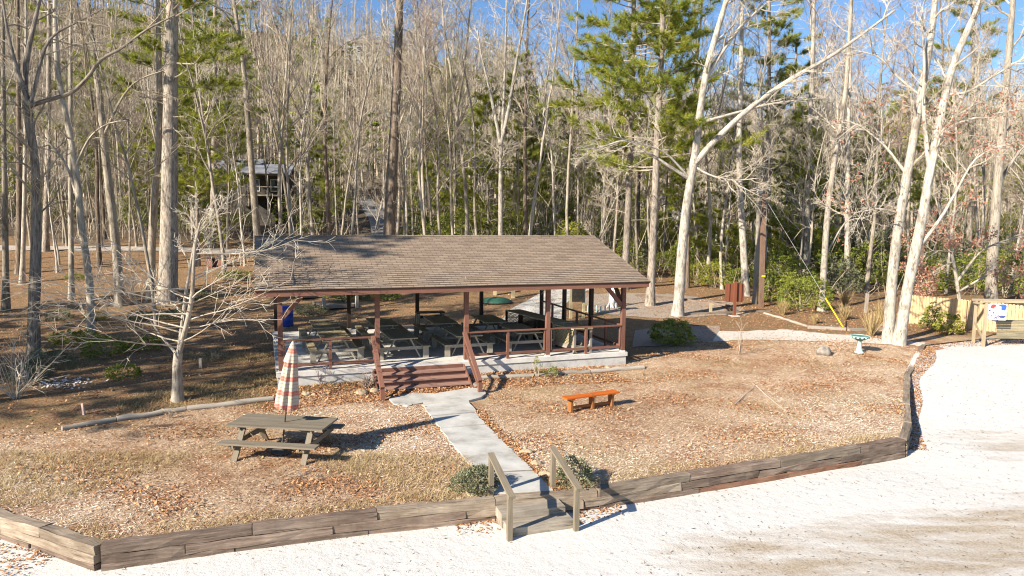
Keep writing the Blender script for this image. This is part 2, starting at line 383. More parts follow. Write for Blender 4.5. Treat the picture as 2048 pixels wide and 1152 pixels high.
def m_ground():
    m, nt, b = newmat('mulch_and_leaf_floor', .95)
    v = coords(nt)
    big = noise(nt, v, .35, 5); mid = noise(nt, v, 2.2, 6, .7); fine = noise(nt, coords(nt, 'Object', (1, 1.6, 1), (0, 0, .5)), 17., 8, .75, .8)
    lawn = ramp(nt, fine, [(.30, (.14, .075, .038)), (.41, (.42, .265, .15)), (.53, (.64, .48, .32)), (.66, (.80, .69, .53))])
    org = ramp(nt, fine, [(.3, (.17, .075, .035)), (.5, (.38, .19, .09)), (.7, (.54, .34, .2))])
    pt = noise(nt, v, .8, 6, .65)
    lawn = mix(nt, ramp(nt, pt, [(.46, (0, 0, 0)), (.60, (.85, .85, .85))]), lawn, org)
    straw = ramp(nt, fine, [(.3, (.24, .16, .075)), (.5, (.46, .34, .18)), (.7, (.60, .48, .29))])
    lawn = mix(nt, ramp(nt, big, [(.50, (0, 0, 0)), (.62, (.7, .7, .7))]), lawn, straw)
    wood = ramp(nt, fine, [(.32, (.06, .034, .018)), (.44, (.24, .13, .066)), (.56, (.43, .26, .145)), (.69, (.62, .46, .32))])
    wood = mix(nt, ramp(nt, mid, [(.42, (0, 0, 0)), (.62, (.7, .7, .7))]), wood, ramp(nt, fine, [(.3, (.05, .05, .02)), (.5, (.17, .145, .065)), (.7, (.34, .28, .15))]))
    za = attr(nt, 'zone'); c = mix(nt, za, lawn, wood)
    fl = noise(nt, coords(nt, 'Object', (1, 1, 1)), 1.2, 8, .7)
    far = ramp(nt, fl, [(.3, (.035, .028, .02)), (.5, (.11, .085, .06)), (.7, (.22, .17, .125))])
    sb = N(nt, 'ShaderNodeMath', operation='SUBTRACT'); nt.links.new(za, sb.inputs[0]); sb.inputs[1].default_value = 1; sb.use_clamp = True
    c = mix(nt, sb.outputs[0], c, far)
    nt.links.new(c, b.inputs['Base Color']); bump(nt, b, fine, 1., .06)
    return m
M['ground'] = m_ground()
def m_sand():
    m, nt, b = newmat('white_sand', .95)
    v = coords(nt)
    streak = noise(nt, coords(nt, 'Object', (.55, 2.4, 1), (0, 0, -.22)), .8, 7, .65, .6); fine = noise(nt, v, 24., 6, .7); foot = noise(nt, v, 3.4, 5, .6)
    white = ramp(nt, fine, [(.28, (.42, .385, .33)), (.40, (.615, .595, .55)), (.7, (.67, .655, .62))])
    tan = ramp(nt, fine, [(.3, (.22, .16, .10)), (.5, (.39, .31, .215)), (.7, (.50, .43, .33))])
    z = attr(nt, 'zone')
    mm = N(nt, 'ShaderNodeMath', operation='MULTIPLY_ADD'); nt.links.new(streak, mm.inputs[0]); mm.inputs[1].default_value = 1.7; mm.inputs[2].default_value = -1.35
    ad = N(nt, 'ShaderNodeMath', operation='ADD'); nt.links.new(mm.outputs[0], ad.inputs[0]); nt.links.new(z, ad.inputs[1])
    fac = ramp(nt, ad.outputs[0], [(.05, (0, 0, 0)), (.55, (.9, .9, .9))])
    c = mix(nt, fac, white, tan)
    nt.links.new(c, b.inputs['Base Color'])
    hh = N(nt, 'ShaderNodeMath', operation='MULTIPLY_ADD'); nt.links.new(foot, hh.inputs[0]); hh.inputs[1].default_value = 2.5; nt.links.new(fine, hh.inputs[2])
    bump(nt, b, hh.outputs[0], .45, .03)
    return m
M['sand'] = m_sand()
def m_canopy():
    m, nt, b = newmat('striped_umbrella_cloth', .85)
    tc = nt.nodes.new('ShaderNodeTexCoord'); sp = nt.nodes.new('ShaderNodeSeparateXYZ'); nt.links.new(tc.outputs['UV'], sp.inputs[0])
    w = N(nt, 'ShaderNodeMath', operation='MODULO'); nt.links.new(sp.outputs[1], w.inputs[0]); w.inputs[1].default_value = .33
    d = N(nt, 'ShaderNodeMath', operation='DIVIDE'); nt.links.new(w.outputs[0], d.inputs[0]); d.inputs[1].default_value = .33
    cream, red, tan = (.52, .45, .355), (.52, .105, .065), (.34, .28, .205)
    c = ramp(nt, d.outputs[0], [(0, cream), (.16, tan), (.22, cream), (.38, red), (.52, (.50, .27, .2)), (.56, red), (.72, cream), (.9, tan), (.95, cream)], 'CONSTANT')
    f = noise(nt, coords(nt, 'UV', (60, 3, 1)), 1., 3)
    c = mix(nt, .25, c, ramp(nt, f, [(.35, (.3, .2, .15)), (.65, (.75, .66, .56))]))
    nt.links.new(c, b.inputs['Base Color']); return m
M['canopy'] = m_canopy()

# ---------------------------------------------------------------- ground, sand, paths
def sheet(name, xs, rows, fz, mat, zone=None, kind='structure'):
    """xs columns; rows(x) -> y values; one sheet"""
    X = np.repeat(xs[:, None], len(rows(xs[0])), 1); Y = np.array([rows(x) for x in xs])
    Z = fz(X, Y); n, k = X.shape
    mb = MB(); idx = np.arange(n * k).reshape(n, k)
    f = np.stack([idx[:-1, :-1], idx[1:, :-1], idx[1:, 1:], idx[:-1, 1:]], -1).reshape(-1, 4)
    mb.add(np.stack([X, Y, Z], -1).reshape(-1, 3), f)
    o = mb.build(name, mat, kind=kind, smooth=True)
    if zone is not None:
        a = o.data.attributes.new('zone', 'FLOAT', 'POINT'); a.data.foreach_set('value', zone(X, Y).ravel().astype(np.float32))
    return o
xs = np.unique(np.concatenate([np.linspace(-280, -60, 28), np.linspace(-60, -28, 24), np.arange(-28, 30, .3), np.linspace(30, 70, 26), np.linspace(70, 280, 28), BX]))
gaps = np.concatenate([np.arange(0, 30, .3), np.linspace(30, 70, 50), np.linspace(70, 310, 70)])
def lawn_zone(X, Y):
    yb = np.interp(X, [-30, -12, -9.7, -6.9, 5, 8, 20, 60], [16, 17.5, 19.2, 20.7, 26.5, 32, 33, 33])
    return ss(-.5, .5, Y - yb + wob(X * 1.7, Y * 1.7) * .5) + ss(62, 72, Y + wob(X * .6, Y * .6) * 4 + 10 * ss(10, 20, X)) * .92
sheet('ground', xs, lambda x: YB(x) + gaps * np.clip((330 - YB(x)) / 310, .2, 1.2), G, M['ground'], lawn_zone)
def sand_zone(X, Y):
    d = Y - (12.7 + .27 * (X - 1.5))          # the trodden strip runs in front of the wall
    return ss(1.2, -1.6, d) * ss(-.5, 5, X) * .95 + .75 * ss(3.4, .5, np.hypot((X - 14.) * .7, Y - 18.6))
sgap = np.concatenate([np.linspace(0, 12, 60), np.linspace(12.5, 60, 24)])
sheet('sand', xs[(xs > -70) & (xs < 90)], lambda x: YB(x) + .25 - sgap[::-1], GS, M['sand'], sand_zone)

def drape(name, left, right, mat, lift=.012, step=.5, g=G, kind='structure', ragged=0.):
    """strip between two world polylines, laid on the ground"""
    def res(p, n):
        p = np.array(p, float)[:, :2]; L = np.concatenate([[0], np.cumsum(np.linalg.norm(np.diff(p, axis=0), axis=1))]); t = np.linspace(0, L[-1], n)
        return np.stack([np.interp(t, L, p[:, 0]), np.interp(t, L, p[:, 1])], -1)
    Ln = max(np.linalg.norm(np.diff(np.array(left)[:, :2], axis=0), axis=1).sum(), np.linalg.norm(np.diff(np.array(right)[:, :2], axis=0), axis=1).sum())
    n = max(3, int(Ln / step)); a, b = res(left, n), res(right, n)
    if ragged:
        a = a + RNG.normal(0, ragged, a.shape); b = b + RNG.normal(0, ragged, b.shape)
    W = max(2, int(np.linalg.norm(a - b, axis=1).max() / step) + 1); t = np.linspace(0, 1, W)[None, :, None]
    P = a[:, None] * (1 - t) + b[:, None] * t
    Z = g(P[..., 0], P[..., 1]) + lift
    idx = np.arange(n * W).reshape(n, W)
    f = np.stack([idx[:-1, :-1], idx[1:, :-1], idx[1:, 1:], idx[:-1, 1:]], -1).reshape(-1, 4)
    mb = MB(); mb.add(np.concatenate([P, Z[..., None]], -1).reshape(-1, 3), f); return mb.build(name, mat, kind=kind, smooth=True)
H = lambda *uv: [hit(u, v) for u, v in uv]
drape('gravel_path', H((1425, 685), (1500, 681), (1640, 684), (1770, 690), (1850, 694)), H((1440, 664), (1560, 660), (1650, 668), (1760, 678), (1850, 687)), M['pale_gravel'], .03, .35, ragged=.10)
drape('gravel_apron', H((1265, 695), (1340, 690), (1440, 684)), H((1270, 660), (1350, 650), (1450, 652)), M['gravel'], .022, .35, ragged=.14)
drape('gravel_lot', H((1200, 628), (1330, 638), (1420, 634), (1500, 628)), H((1150, 588), (1280, 586), (1360, 590), (1470, 606)), M['gravel'], .02, .5, ragged=.15)
drape('concrete_ramp', H((985, 655), (1020, 620), (1075, 590), (1110, 576)), H((1120, 655), (1125, 615), (1150, 590), (1200, 575)), M['walk'], .02, .4)
drape('road', H((-60, 492), (100, 493), (300, 496), (420, 499), (560, 502), (700, 505)), H((-60, 503), (100, 502), (300, 504), (420, 507), (560, 511), (700, 514)), M['road'], .04, .8, ragged=.08)
drape('driveway', [hit(745, 478), hit(738, 440), hit(722, 410), hit(690, 402)], [hit(800, 478), hit(792, 440), hit(772, 417), hit(730, 394)], M['asphalt'], .08, .7)
# concrete walkway of separate slabs from the pavilion steps to the timber steps
def walkway():
    L = H((846, 812), (872, 848), (900, 886), (937, 928), (988, 990)); Rr = H((938, 808), (960, 838), (1000, 880), (1046, 924), (1108, 984))
    mb = MB()
    def cut(P, t):
        P = np.array(P)[:, :2]; s = np.linspace(0, 1, len(P)); return np.array([np.interp(t, s, P[:, 0]), np.interp(t, s, P[:, 1])])
    ts = [0, .165, .33, .50, .67, .835, 1]
    for a, b in zip(ts[:-1], ts[1:]):
        a += .007 * (a > 0); b -= .003; q = []
        n = 5
        for k in range(n): q.append(cut(L, a + (b - a) * k / (n - 1)) + RNG.normal(0, .02, 2))
        q2 = [cut(Rr, a + (b - a) * k / (n - 1)) + RNG.normal(0, .02, 2) for k in range(n)]
        poly = q2 + q[::-1] if True else q
        z = max(gz(*p) for p in poly)
        mb.prism([tuple(p) for p in poly], z - .12, z + .035)
    jb = MB()
    for t in ts[1:-1]:
        a, b = cut(L, t - .002), cut(Rr, t - .002); a2, b2 = cut(L, t + .006), cut(Rr, t + .006); z = max(gz(*a), gz(*b)) + .024
        jb.add([(*a, z), (*b, z), (*b2, z), (*a2, z)], [(0, 1, 2, 3)])
    jb.build('walkway_joints', M['rock'], kind='structure')
    land = H((778, 800), (788, 811), (815, 814), (846, 809), (938, 805), (962, 800), (972, 792), (966, 783), (940, 780), (905, 786), (870, 792), (820, 788))
    z = max(gz(p[0], p[1]) for p in land)
    mb.prism([(p[0], p[1]) for p in land], z - .12, z + .03)
    return mb.build('walkway', M['walk'], kind='structure')
walkway()

# ---------------------------------------------------------------- timber retaining wall and steps
def wall():
    base = hit(205, 1100)
    root = empty('retaining_wall', (0, 0, 0), label='low wall of stacked weathered timbers between the mulched terrace and the white sand', cat='retaining wall')
    def chain(x0, x1):
        xs_ = [x0] + [x for x in BX if x0 < x < x1] + [x1]; return np.array([(x, float(YB(x))) for x in xs_])
    def walk(P, L0, c, z0, hgt, dep, mats, inset):
        L = np.concatenate([[0], np.cumsum(np.linalg.norm(np.diff(P, axis=0), axis=1))]); t = 0.; ln = L0
        while t < L[-1] - .05:
            e = min(t + ln, L[-1])
            if L[-1] - e < .6: e = L[-1]
            A = np.array([np.interp(t, L, P[:, 0]), np.interp(t, L, P[:, 1])]); B = np.array([np.interp(e, L, P[:, 0]), np.interp(e, L, P[:, 1])])
            d = (B - A) / np.linalg.norm(B - A); nrm = np.array([d[1], -d[0]])
            A = A + d * .008 + nrm * (RNG.normal(0, .012) - inset); B = B - d * .008 + nrm * (RNG.normal(0, .012) - inset)
            za = z0(A) + RNG.normal(0, .006); zb = z0(B) + RNG.normal(0, .006)
            mb = MB(); n = 7; pr = None
            # a slightly bowed, chipped timber
            tt = np.linspace(0, 1, n); pts = np.array([np.r_[A * (1 - q) + B * q, za * (1 - q) + zb * q] for q in tt])
            sd = np.r_[nrm, 0]; v = []
            for k in range(n):
                j = RNG.normal(0, .009, (4, 2))
                for (a, b), jj in zip(((.5, -.5), (.5, .47), (.46, .5), (-.5, .5)), j): v.append(pts[k] + sd * (a * dep + jj[0]) + np.array([0, 0, b * hgt + jj[1]]))
                v.append(pts[k] + sd * -.5 * dep + np.array([0, 0, -.5 * hgt]))
            f = []; uv = []; LL = e - t; o = RNG.uniform(0, 20); vv = [0, hgt, hgt + .02, hgt + dep, 2 * hgt + dep, 2 * hgt + 2 * dep]
            for k in range(n - 1):
                for m in range(5):
                    m2 = (m + 1) % 5; f.append((k * 5 + m, (k + 1) * 5 + m, (k + 1) * 5 + m2, k * 5 + m2))
                    u0, u1 = o + tt[k] * LL, o + tt[k + 1] * LL; uv.append([(u0, vv[m]), (u1, vv[m]), (u1, vv[m + 1]), (u0, vv[m + 1])])
            rr = RNG.random(); mb.add(v, f, uv, rr)
            mb.add(np.array(v)[:5], [(4, 3, 2, 1, 0)], None, rr); mb.add(np.array(v)[-5:], [(0, 1, 2, 3, 4)], None, rr)
            mb.build('timber', mats[int(RNG.integers(len(mats)))], root)
            t = e; ln = RNG.uniform(2.1, 2.6)
    g, b_, ru = M['timber_grey'], M['timber_brown'], M['timber_rust']
    top = lambda p: gz(p[0], p[1] + .3) - .045
    front = chain(-6.93, 10.15); left = chain(-12.5, -6.93); right = chain(10.15, 18.3)
    for P, k in ((front, 0), (left, 1)):
        walk(P, 2.4, 0, top, .16, .23, [g, g, g, b_] if k == 0 else [g], 0)
        walk(P, 1.3, 0, lambda p: top(p) - .165, .16, .23, [b_, b_, g], -.012)
        walk(P, 2.1, 0, lambda p: top(p) - .33, .16, .23, [b_, b_, ru], -.02)
    walk(right, 1.7, 0, top, .16, .2, [g], 0); walk(right, 2.3, 0, lambda p: top(p) - .165, .16, .2, [b_, g], -.01); walk(right, 1.5, 0, lambda p: top(p) - .33, .16, .2, [b_], -.015)
wall()
def timber_steps():
    A, B = hit(1021, 1082, GS), hit(1150, 1062, GS)
    ex = B - A; ex[2] = 0; W = np.linalg.norm(ex); ex /= W; ny = np.array([-ex[1], ex[0], 0])
    c = (A + B) / 2; rz = math.atan2(ex[1], ex[0]); zs = float(GS(c[0], c[1]))
    root = empty('timber_steps', (c[0], c[1], zs), rz, 'two broad steps of pale weathered timber leading from sand up to the concrete walkway', 'steps')
    zt = gz(c[0], c[1] + 1.2) + .04 - zs
    for k, (y0, z1) in enumerate(((.12, zt * .36), (.50, zt * .70))):
        mb = MB()
        for q in range(2):
            mb.box((0.02 - .04 * k, y0 + .10 + .205 * q - .02, z1 - .085), (W + .02, .2, .19), rnd=.3 + .4 * q)
        mb.box((0.02 - .04 * k, y0 + .2, (z1 - .18) / 2 - .1), (W - .02, .36, z1 - .18 + .18), rnd=.2)
        mb.build('tread', M['step_timber'], root)
    for sx, lb in ((-1, 'khaki wooden handrail left of the timber steps, beside the round bush'), (1, 'khaki wooden handrail right of the timber steps, before the dark bush')):
        p = c + ex * sx * (W / 2 + .02)
        r = empty('handrail', (p[0], p[1], zs), rz, lb, 'handrail', None)
        top = zt + .78; up_y = 1.25
        MB().box((0, 0, .4), (.095, .095, .96)).build('post', M['rail_wood'], r)
        MB().box((0, up_y, (zt - .1 + top) / 2), (.095, .095, top - zt + .1)).build('post', M['rail_wood'], r)
        d = np.array([0, up_y, top - .88]); d /= np.linalg.norm(d)
        MB().beam(np.array([0, 0, .9]) - d * .14, np.array([0, up_y, top + .02]) + d * .06, .13, .05).build('rail', M['rail_wood'], r)
timber_steps()

# ---------------------------------------------------------------- pavilion
BAY, DEP, SZ = 3.05, 8.10, .45
def pavilion():
    r = empty('picnic_pavilion', (PO[0], PO[1], 0), YAW, 'open sided picnic pavilion with long brown shingled gable roof on reddish brown posts', 'pavilion')
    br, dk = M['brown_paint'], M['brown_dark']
    W = 4 * BAY
    MB().box((W / 2, DEP / 2, SZ - .075), (W + .30, DEP + .30, .15)).build('slab', M['concrete'], r)
    MB().box((W / 2, DEP / 2, -.05), (W + .22, DEP + .22, .70)).build('foundation_wall', M['concrete_wall'], r)
    ez, rz, oh, ov = SZ + 2.695, SZ + 4.233, .694, .628
    ym = DEP / 2; sl = (rz - ez) / (ym + ov)
    def post(x, y, m=br):
        zt = SZ + 2.75 + .0
        o = MB().box((x, y, (SZ + .06 + zt) / 2), (.15, .15, zt - SZ - .06)).build('post', m, r)
        MB().box((x, y, SZ + .03), (.17, .17, .058)).build('post_base', M['concrete'], o)
    for k in range(5): post(k * BAY, 0); post(k * BAY, DEP, dk)  # back row in darker brown: the shade under the roof is put into the colour
    for y in (DEP / 3, DEP * 2 / 3): post(W, y, dk)  # right side posts also carry their shade as a darker colour
    # beams under the eaves, fascia, barge boards
    for y in (0, DEP): MB().box((W / 2, y, SZ + 2.62), (W + 1.2, .12, .22)).build('beam', br, r)
    for x in (0, W): MB().box((x, ym, SZ + 2.62), (.12, DEP - .13, .218)).build('beam', br, r)
    for y in (-ov, DEP + ov): MB().box((W / 2, y, ez - .115), (W + 2 * oh, .04, .19)).build('fascia', br, r)
    nrm = np.array([0, -sl, 1.]); nrm /= np.linalg.norm(nrm)
    for s in (0, 1):
        for x in (-oh + .02, W + oh - .02):
            y0 = -ov - .02 if s == 0 else DEP + ov + .02
            MB().beam((x, y0, ez - .115 - .0), (x, ym, rz - .115), .04, .19).build('barge_board', br, r)
    # roof slopes (with UV in metres for the shingle courses)
    SL = math.hypot(ym + ov + .06, sl * (ym + ov + .06)); th = .05
    for s in (1, -1):
        ya = -ov - .06 if s == 1 else DEP + ov + .06
        za = ez - sl * .06
        x0, x1 = -oh - .04, W + oh + .04
        n = np.array([0, -s * sl, 1.]); n /= np.linalg.norm(n)
        mb = MB(); nr = 30
        # real overlapping courses: each course is a thin wedge
        for k in range(nr):
            t0, t1 = k / nr, (k + 1) / nr
            a = np.array([0, ya + (ym - ya) * t0, za + (rz - za) * t0]); b = np.array([0, ya + (ym - ya) * t1, za + (rz - za) * t1])
            top0 = a + n * .022; top1 = b + n * .006
            wv = lambda x: np.array([x, 0, .008 * math.sin(x * 1.1 + k * .4)])
            cx = np.linspace(x0, x1, 8)
            for q in range(7):
                X0, X1 = wv(cx[q]), wv(cx[q + 1])
                v = [top0 + X0, top0 + X1, top1 + X1, top1 + X0, a + X0, a + X1]
                uv = [[(cx[q], t0 * SL), (cx[q + 1], t0 * SL), (cx[q + 1], t1 * SL), (cx[q], t1 * SL)], [(cx[q], t0 * SL - .01), (cx[q + 1], t0 * SL - .01), (cx[q + 1], t0 * SL), (cx[q], t0 * SL)]]
                f = [(0, 1, 2, 3), (4, 5, 1, 0)]
                if s == -1: f = [x_[::-1] for x_ in f]; uv = [u_[::-1] for u_ in uv]
                mb.add(v, f, uv)
        mb.build('roof', M['shingle'], r)
        dk_ = MB()
        a = np.array([0, ya, za]) - n * .004; b = np.array([0, ym, rz]) - n * .004
        v = [a + [x0 + .01, 0, 0], a + [x1 - .01, 0, 0], b + [x1 - .01, 0, 0], b + [x0 + .01, 0, 0]]
        v += [q - n * .035 for q in v]
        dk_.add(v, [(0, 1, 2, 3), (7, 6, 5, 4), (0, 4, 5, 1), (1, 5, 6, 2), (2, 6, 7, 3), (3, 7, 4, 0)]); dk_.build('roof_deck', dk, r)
    mb = MB()
    for s in (1, -1):
        a = np.array([0, ym, rz + .028]); b = np.array([0, ym - s * .16, rz + .028 - sl * .16 + .004])
        v = [a + [-oh - .05, 0, 0], a + [W + oh + .05, 0, 0], b + [W + oh + .05, 0, 0], b + [-oh - .05, 0, 0]]
        f = (3, 2, 1, 0) if s == 1 else (0, 1, 2, 3)
        mb.add(v, [f], [[(0, 0), (13, 0), (13, .16), (0, .16)] if s == -1 else [(0, .16), (13, .16), (13, 0), (0, 0)]])
    mb.build('ridge_cap', M['shingle'], r)
    # trusses
    for k in range(5):
        mb = MB(); x = k * BAY + .1
        mb.beam((x, -.3, ez + .05 - .13), (x, ym, rz - .18), .05, .14); mb.beam((x, DEP + .3, ez + .05 - .13), (x, ym, rz - .18), .05, .14)
        mb.beam((x, 0, SZ + 2.78), (x, DEP, SZ + 2.78), .048, .14); mb.beam((x, ym, SZ + 2.80), (x, ym, rz - .2), .046, .12)
        mb.beam((x, ym, SZ + 2.84), (x, ym / 2, (ez + rz) / 2 - .2), .044, .1); mb.beam((x, ym, SZ + 2.84), (x, ym * 1.5, (ez + rz) / 2 - .2), .044, .1)
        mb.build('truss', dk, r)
    # knee braces
    for (x, dx, y, dy) in ((0, 1, 0, 0), (0, 0, 0, 1), (W, -1, 0, 0), (W, 0, 0, 1), (0, 1, DEP, 0), (W, -1, DEP, 0)):
        p = np.array([x + dx * .07, y + dy * .07, SZ + 1.75]); q = np.array([x + dx * .78, y + dy * .78, SZ + 2.54])
        MB().beam(p, q, .10, .14).build('knee_brace', br, r)
    # railings
    def rail(p, q, nb=1, bottom=True):
        p = np.array(p, float); q = np.array(q, float); d = (q - p) / np.linalg.norm(q - p)
        o = MB().beam(p + [0, 0, SZ + 1.0], q + [0, 0, SZ + 1.0], .13, .045).build('railing', br, r)
        if bottom: MB().beam(p + [0, 0, SZ + .2], q + [0, 0, SZ + .2], .045, .085).build('bottom_rail', br, o)
        for k in range(nb):
            c = p + (q - p) * (k + 1) / (nb + 1); MB().box((c[0], c[1], SZ + .488), (.088, .088, .974)).build('baluster', br, o)
        for e in (p + d * .05, q - d * .05): MB().box((e[0], e[1], SZ + .60), (.04, .086, .74), math.atan2(d[1], d[0])).build('end_post', br, o)
    e = .077
    rail((e, -.02, 0), (BAY - e, -.02, 0)); rail((2 * BAY + e, -.02, 0), (3 * BAY - e, -.02, 0)); rail((3 * BAY + e, -.02, 0), (W - e, -.02, 0))
    for k in range(3): rail((W, DEP * k / 3 + e, 0), (W, DEP * (k + 1) / 3 - e, 0))
    # dry vine along the heads of the front posts
    mb = MB()
    for k in (0, 1, 2, 3, 4):
        for q in range(26):
            c = np.array([k * BAY + RNG.normal(0, .13), -.08 + RNG.normal(0, .05), SZ + 2.55 + RNG.normal(0, .10)]); d = RNG.normal(0, .09, 3)
            mb.tube([c, c + d, c + d * 1.6 + RNG.normal(0, .03, 3)], [.006, .005, .003], 3, RNG.random())
    mb.build('dry_vine', M['twig_pale'], r)
    return r
pavilion()

def porch_steps():
    zb = -.24
    x0, x1 = BAY - .16, 2 * BAY - .16
    root = empty('wooden_steps', (PO[0], PO[1], 0), YAW, 'reddish brown wooden steps with two sloping handrails at the front of the pavilion', 'steps')
    rise = (SZ - zb) / 4
    for k in range(4):
        z1 = SZ - rise * k; y = -.16 - .30 * k
        if k: MB().box(((x0 + x1) / 2, y + .11, z1 - .02), (x1 - x0, .35, .042)).build('tread', M['tread_wood'], root)
        MB().box(((x0 + x1) / 2, y + (-.012 if k == 0 else .02), z1 - .045 - (rise - .045) / 2), (x1 - x0 - .03, .03, rise - .047)).build('riser', M['brown_paint'], root)
    for x in (x0 - .025, x1 + .025):
        MB().beam((x, -.17, SZ - .16), (x, -1.30, zb - .06), .04, .24).build('stringer', M['brown_paint'], root)
    for x in (BAY, 2 * BAY):
        xx = x - .16 if x == BAY else x - .09
        p = np.array([xx, -.10, SZ + 1.02]); q = np.array([xx, -1.98, zb + .42])
        o = MB().beam(p, q, .13, .10).build('handrail', M['brown_paint'], root)
        MB().box((xx, -1.96, zb + .16), (.13, .13, .44)).build('end_post', M['brown_paint'], o)
        MB().beam((xx, -.10, SZ + .56), (xx, -1.9, zb + .16), .05, .07).build('lower_rail', M['brown_paint'], o)
porch_steps()

# ---------------------------------------------------------------- picnic tables in the pavilion
def table_proto(lab, L=2.2, W=.98, top='table_wood', fr='table_frame'):
    t = empty('picnic_table', (0, 0, 0), 0, lab, 'picnic table', 'picnic tables under the pavilion roof')
    mb = MB(); n = 6
    for k in range(n): mb.box((-W / 2 + W / n * (k + .5), 0, .73), (W / n - .004, L, .04))
    mb.build('tabletop', M[top], t)
    for s in (-1, 1):
        mb = MB(); mb.box((s * .80, 0, .43), (.26, L, .042)); mb.build('bench', M[top], t)
        for e in (-1, 1):
            y = e * (L / 2 - .28)
            MB().beam((s * .62, y, 0), (s * .26, y, .705), .045, .10, up=(0, 1, 0)).build('leg', M[fr], t)
            MB().box((s * .80, e * (L / 2 - .16), .20), (.20, .09, .41)).build('bench_leg', M[fr], t)
    for e in (-1, 1):
        y = e * (L / 2 - .235)
        MB().box((0, y, .36), (1.55, .045, .11)).build('crossbar', M[fr], t)
        MB().box((0, e * (L / 2 - .28), .69), (W - .1, .09, .045)).build('top_cleat', M[fr], t)
    remember(t); return t
TBL = [(1.85, 2.20, 'picnic table in the front left corner of the pavilion, sunlight across its brown boards'), (4.10, 1.95, 'brown picnic table in the pavilion directly behind the left handrail of the steps'),
       (6.45, 1.85, 'brown picnic table in the pavilion behind the right handrail of the steps'), (8.80, 1.90, 'brown picnic table in the pavilion beside the lattice sided counter, front row'),
       (1.75, 5.15, 'back row picnic table behind the sunlit front left table, nearest the blue barrel'), (4.0, 5.10, 'back row picnic table right behind the second front post of the pavilion'),
       (6.40, 5.00, 'back row picnic table beside the small dark bench table at the rear edge'), (8.45, 4.75, 'back row picnic table nearest the far end of the lattice counter')]
def tables():
    p = None
    for i, j, lb in TBL:
        q = ploc(i, j); a = YAW + RNG.normal(0, .015)
        if p is None:
            p = table_proto(lb); p.location = (q[0], q[1], SZ); p.rotation_euler[2] = a
        else: copy_thing(p, (q[0], q[1], SZ), a, 1., lb)
    q = ploc(6.5, 7.25)
    t = empty('side_table', (q[0], q[1], SZ), YAW, 'small dark narrow table standing crosswise at the rear edge of the pavilion', 'table')
    MB().box((0, 0, .76), (1.25, .55, .045)).build('tabletop', M['brown_dark'], t)
    for sx in (-1, 1):
        for sy in (-1, 1): MB().box((sx * .54, sy * .2, .37), (.08, .08, .735)).build('leg', M['table_frame'], t)
    MB().box((0, -.2, .58), (1.0, .03, .12)).build('apron', M['brown_dark'], t)
tables()
def counter():
    a, b = ploc(9.85, 5.7), ploc(10.52, 1.55); c = (a + b) / 2; d = b - a; L = np.linalg.norm(d); rz = math.atan2(d[1], d[0])
    def lattice(mb, L, H, y, x0, z0, w=.028):
        n = int(L / .11)
        for k in range(-int(H / .11) - 1, n + 1):
            for s in (1, -1):
                p = [x0 + k * .11, z0]; q = [x0 + k * .11 + H, z0 + H]
                if s == -1: p, q = [p[0], z0 + H], [q[0], z0]
                t0 = max(0, (x0 - p[0]) / H); t1 = min(1, (x0 + L - p[0]) / H)
                if t1 - t0 < .08: continue
                P = [p[0] + H * t0, p[1] + (q[1] - p[1]) * t0]; Q = [p[0] + H * t1, p[1] + (q[1] - p[1]) * t1]
                mb.beam((P[0], y + s * .006, P[1]), (Q[0], y + s * .006, Q[1]), .008, w, up=(0, 1, 0)) if False else mb.beam((P[0], y + s * .006, P[1]), (Q[0], y + s * .006, Q[1]), w, .009, up=(0, 1, 0))
    t = empty('serving_counter', (c[0], c[1], SZ), rz, 'long dark topped serving counter with diagonal lattice sides along the right of the pavilion', 'counter')
    mb = MB()
    for k in range(4): mb.box((0, -.36 + .18 * (k + .5) , .93), (L, .176, .045))
    mb.build('countertop', M['table_wood'], t)
    for y in (-.33, .33):
        mb = MB(); lattice(mb, L - .1, .74, y, -L / 2 + .05, .14); mb.build('lattice_panel', M['brown_dark'], t)
        MB().box((0, y, .09), (L - .06, .045, .12)).build('base_board', M['brown_dark'], t)
        for x in (-L / 2 + .05, -L / 6, L / 6, L / 2 - .05): MB().box((x, y, .46), (.08, .075, .89)).build('leg', M['brown_dark'], t)
    MB().box((0, 0, .30), (L - .3, .56, .03)).build('shelf', M['brown_dark'], t)
    a, b = ploc(10.42, 1.70), ploc(10.66, .14); c = (a + b) / 2; d = b - a; L = np.linalg.norm(d); rz = math.atan2(d[1], d[0])
    t = empty('lattice_table', (c[0], c[1], SZ), rz, 'pale wooden lattice fronted serving table standing behind the front railing at right', 'table')
    mb = MB()
    for k in range(5): mb.box((0, -.42 + .168 * (k + .5), .90), (L, .162, .045))
    mb.build('tabletop', M['table_wood'], t)
    for y in (-.36,):
        mb = MB(); lattice(mb, L - .16, .56, y, -L / 2 + .08, .28); mb.build('lattice_panel', M['tan_post'], t)
    for y in (-.36, .36):
        MB().box((0, y, .2), (L - .06, .05, .16)).build('base_board', M['table_frame'], t)
        for x in (-L / 2 + .07, L / 2 - .07): MB().box((x, y, .435), (.09, .085, .865)).build('leg', M['table_frame'], t)
    MB().box((0, 0, .14), (L - .2, .66, .03)).build('shelf', M['table_frame'], t)
    MB().box((L / 2 - .05, 0, .18), (.05, .62, .14)).build('end_board', M['table_frame'], t)
counter()

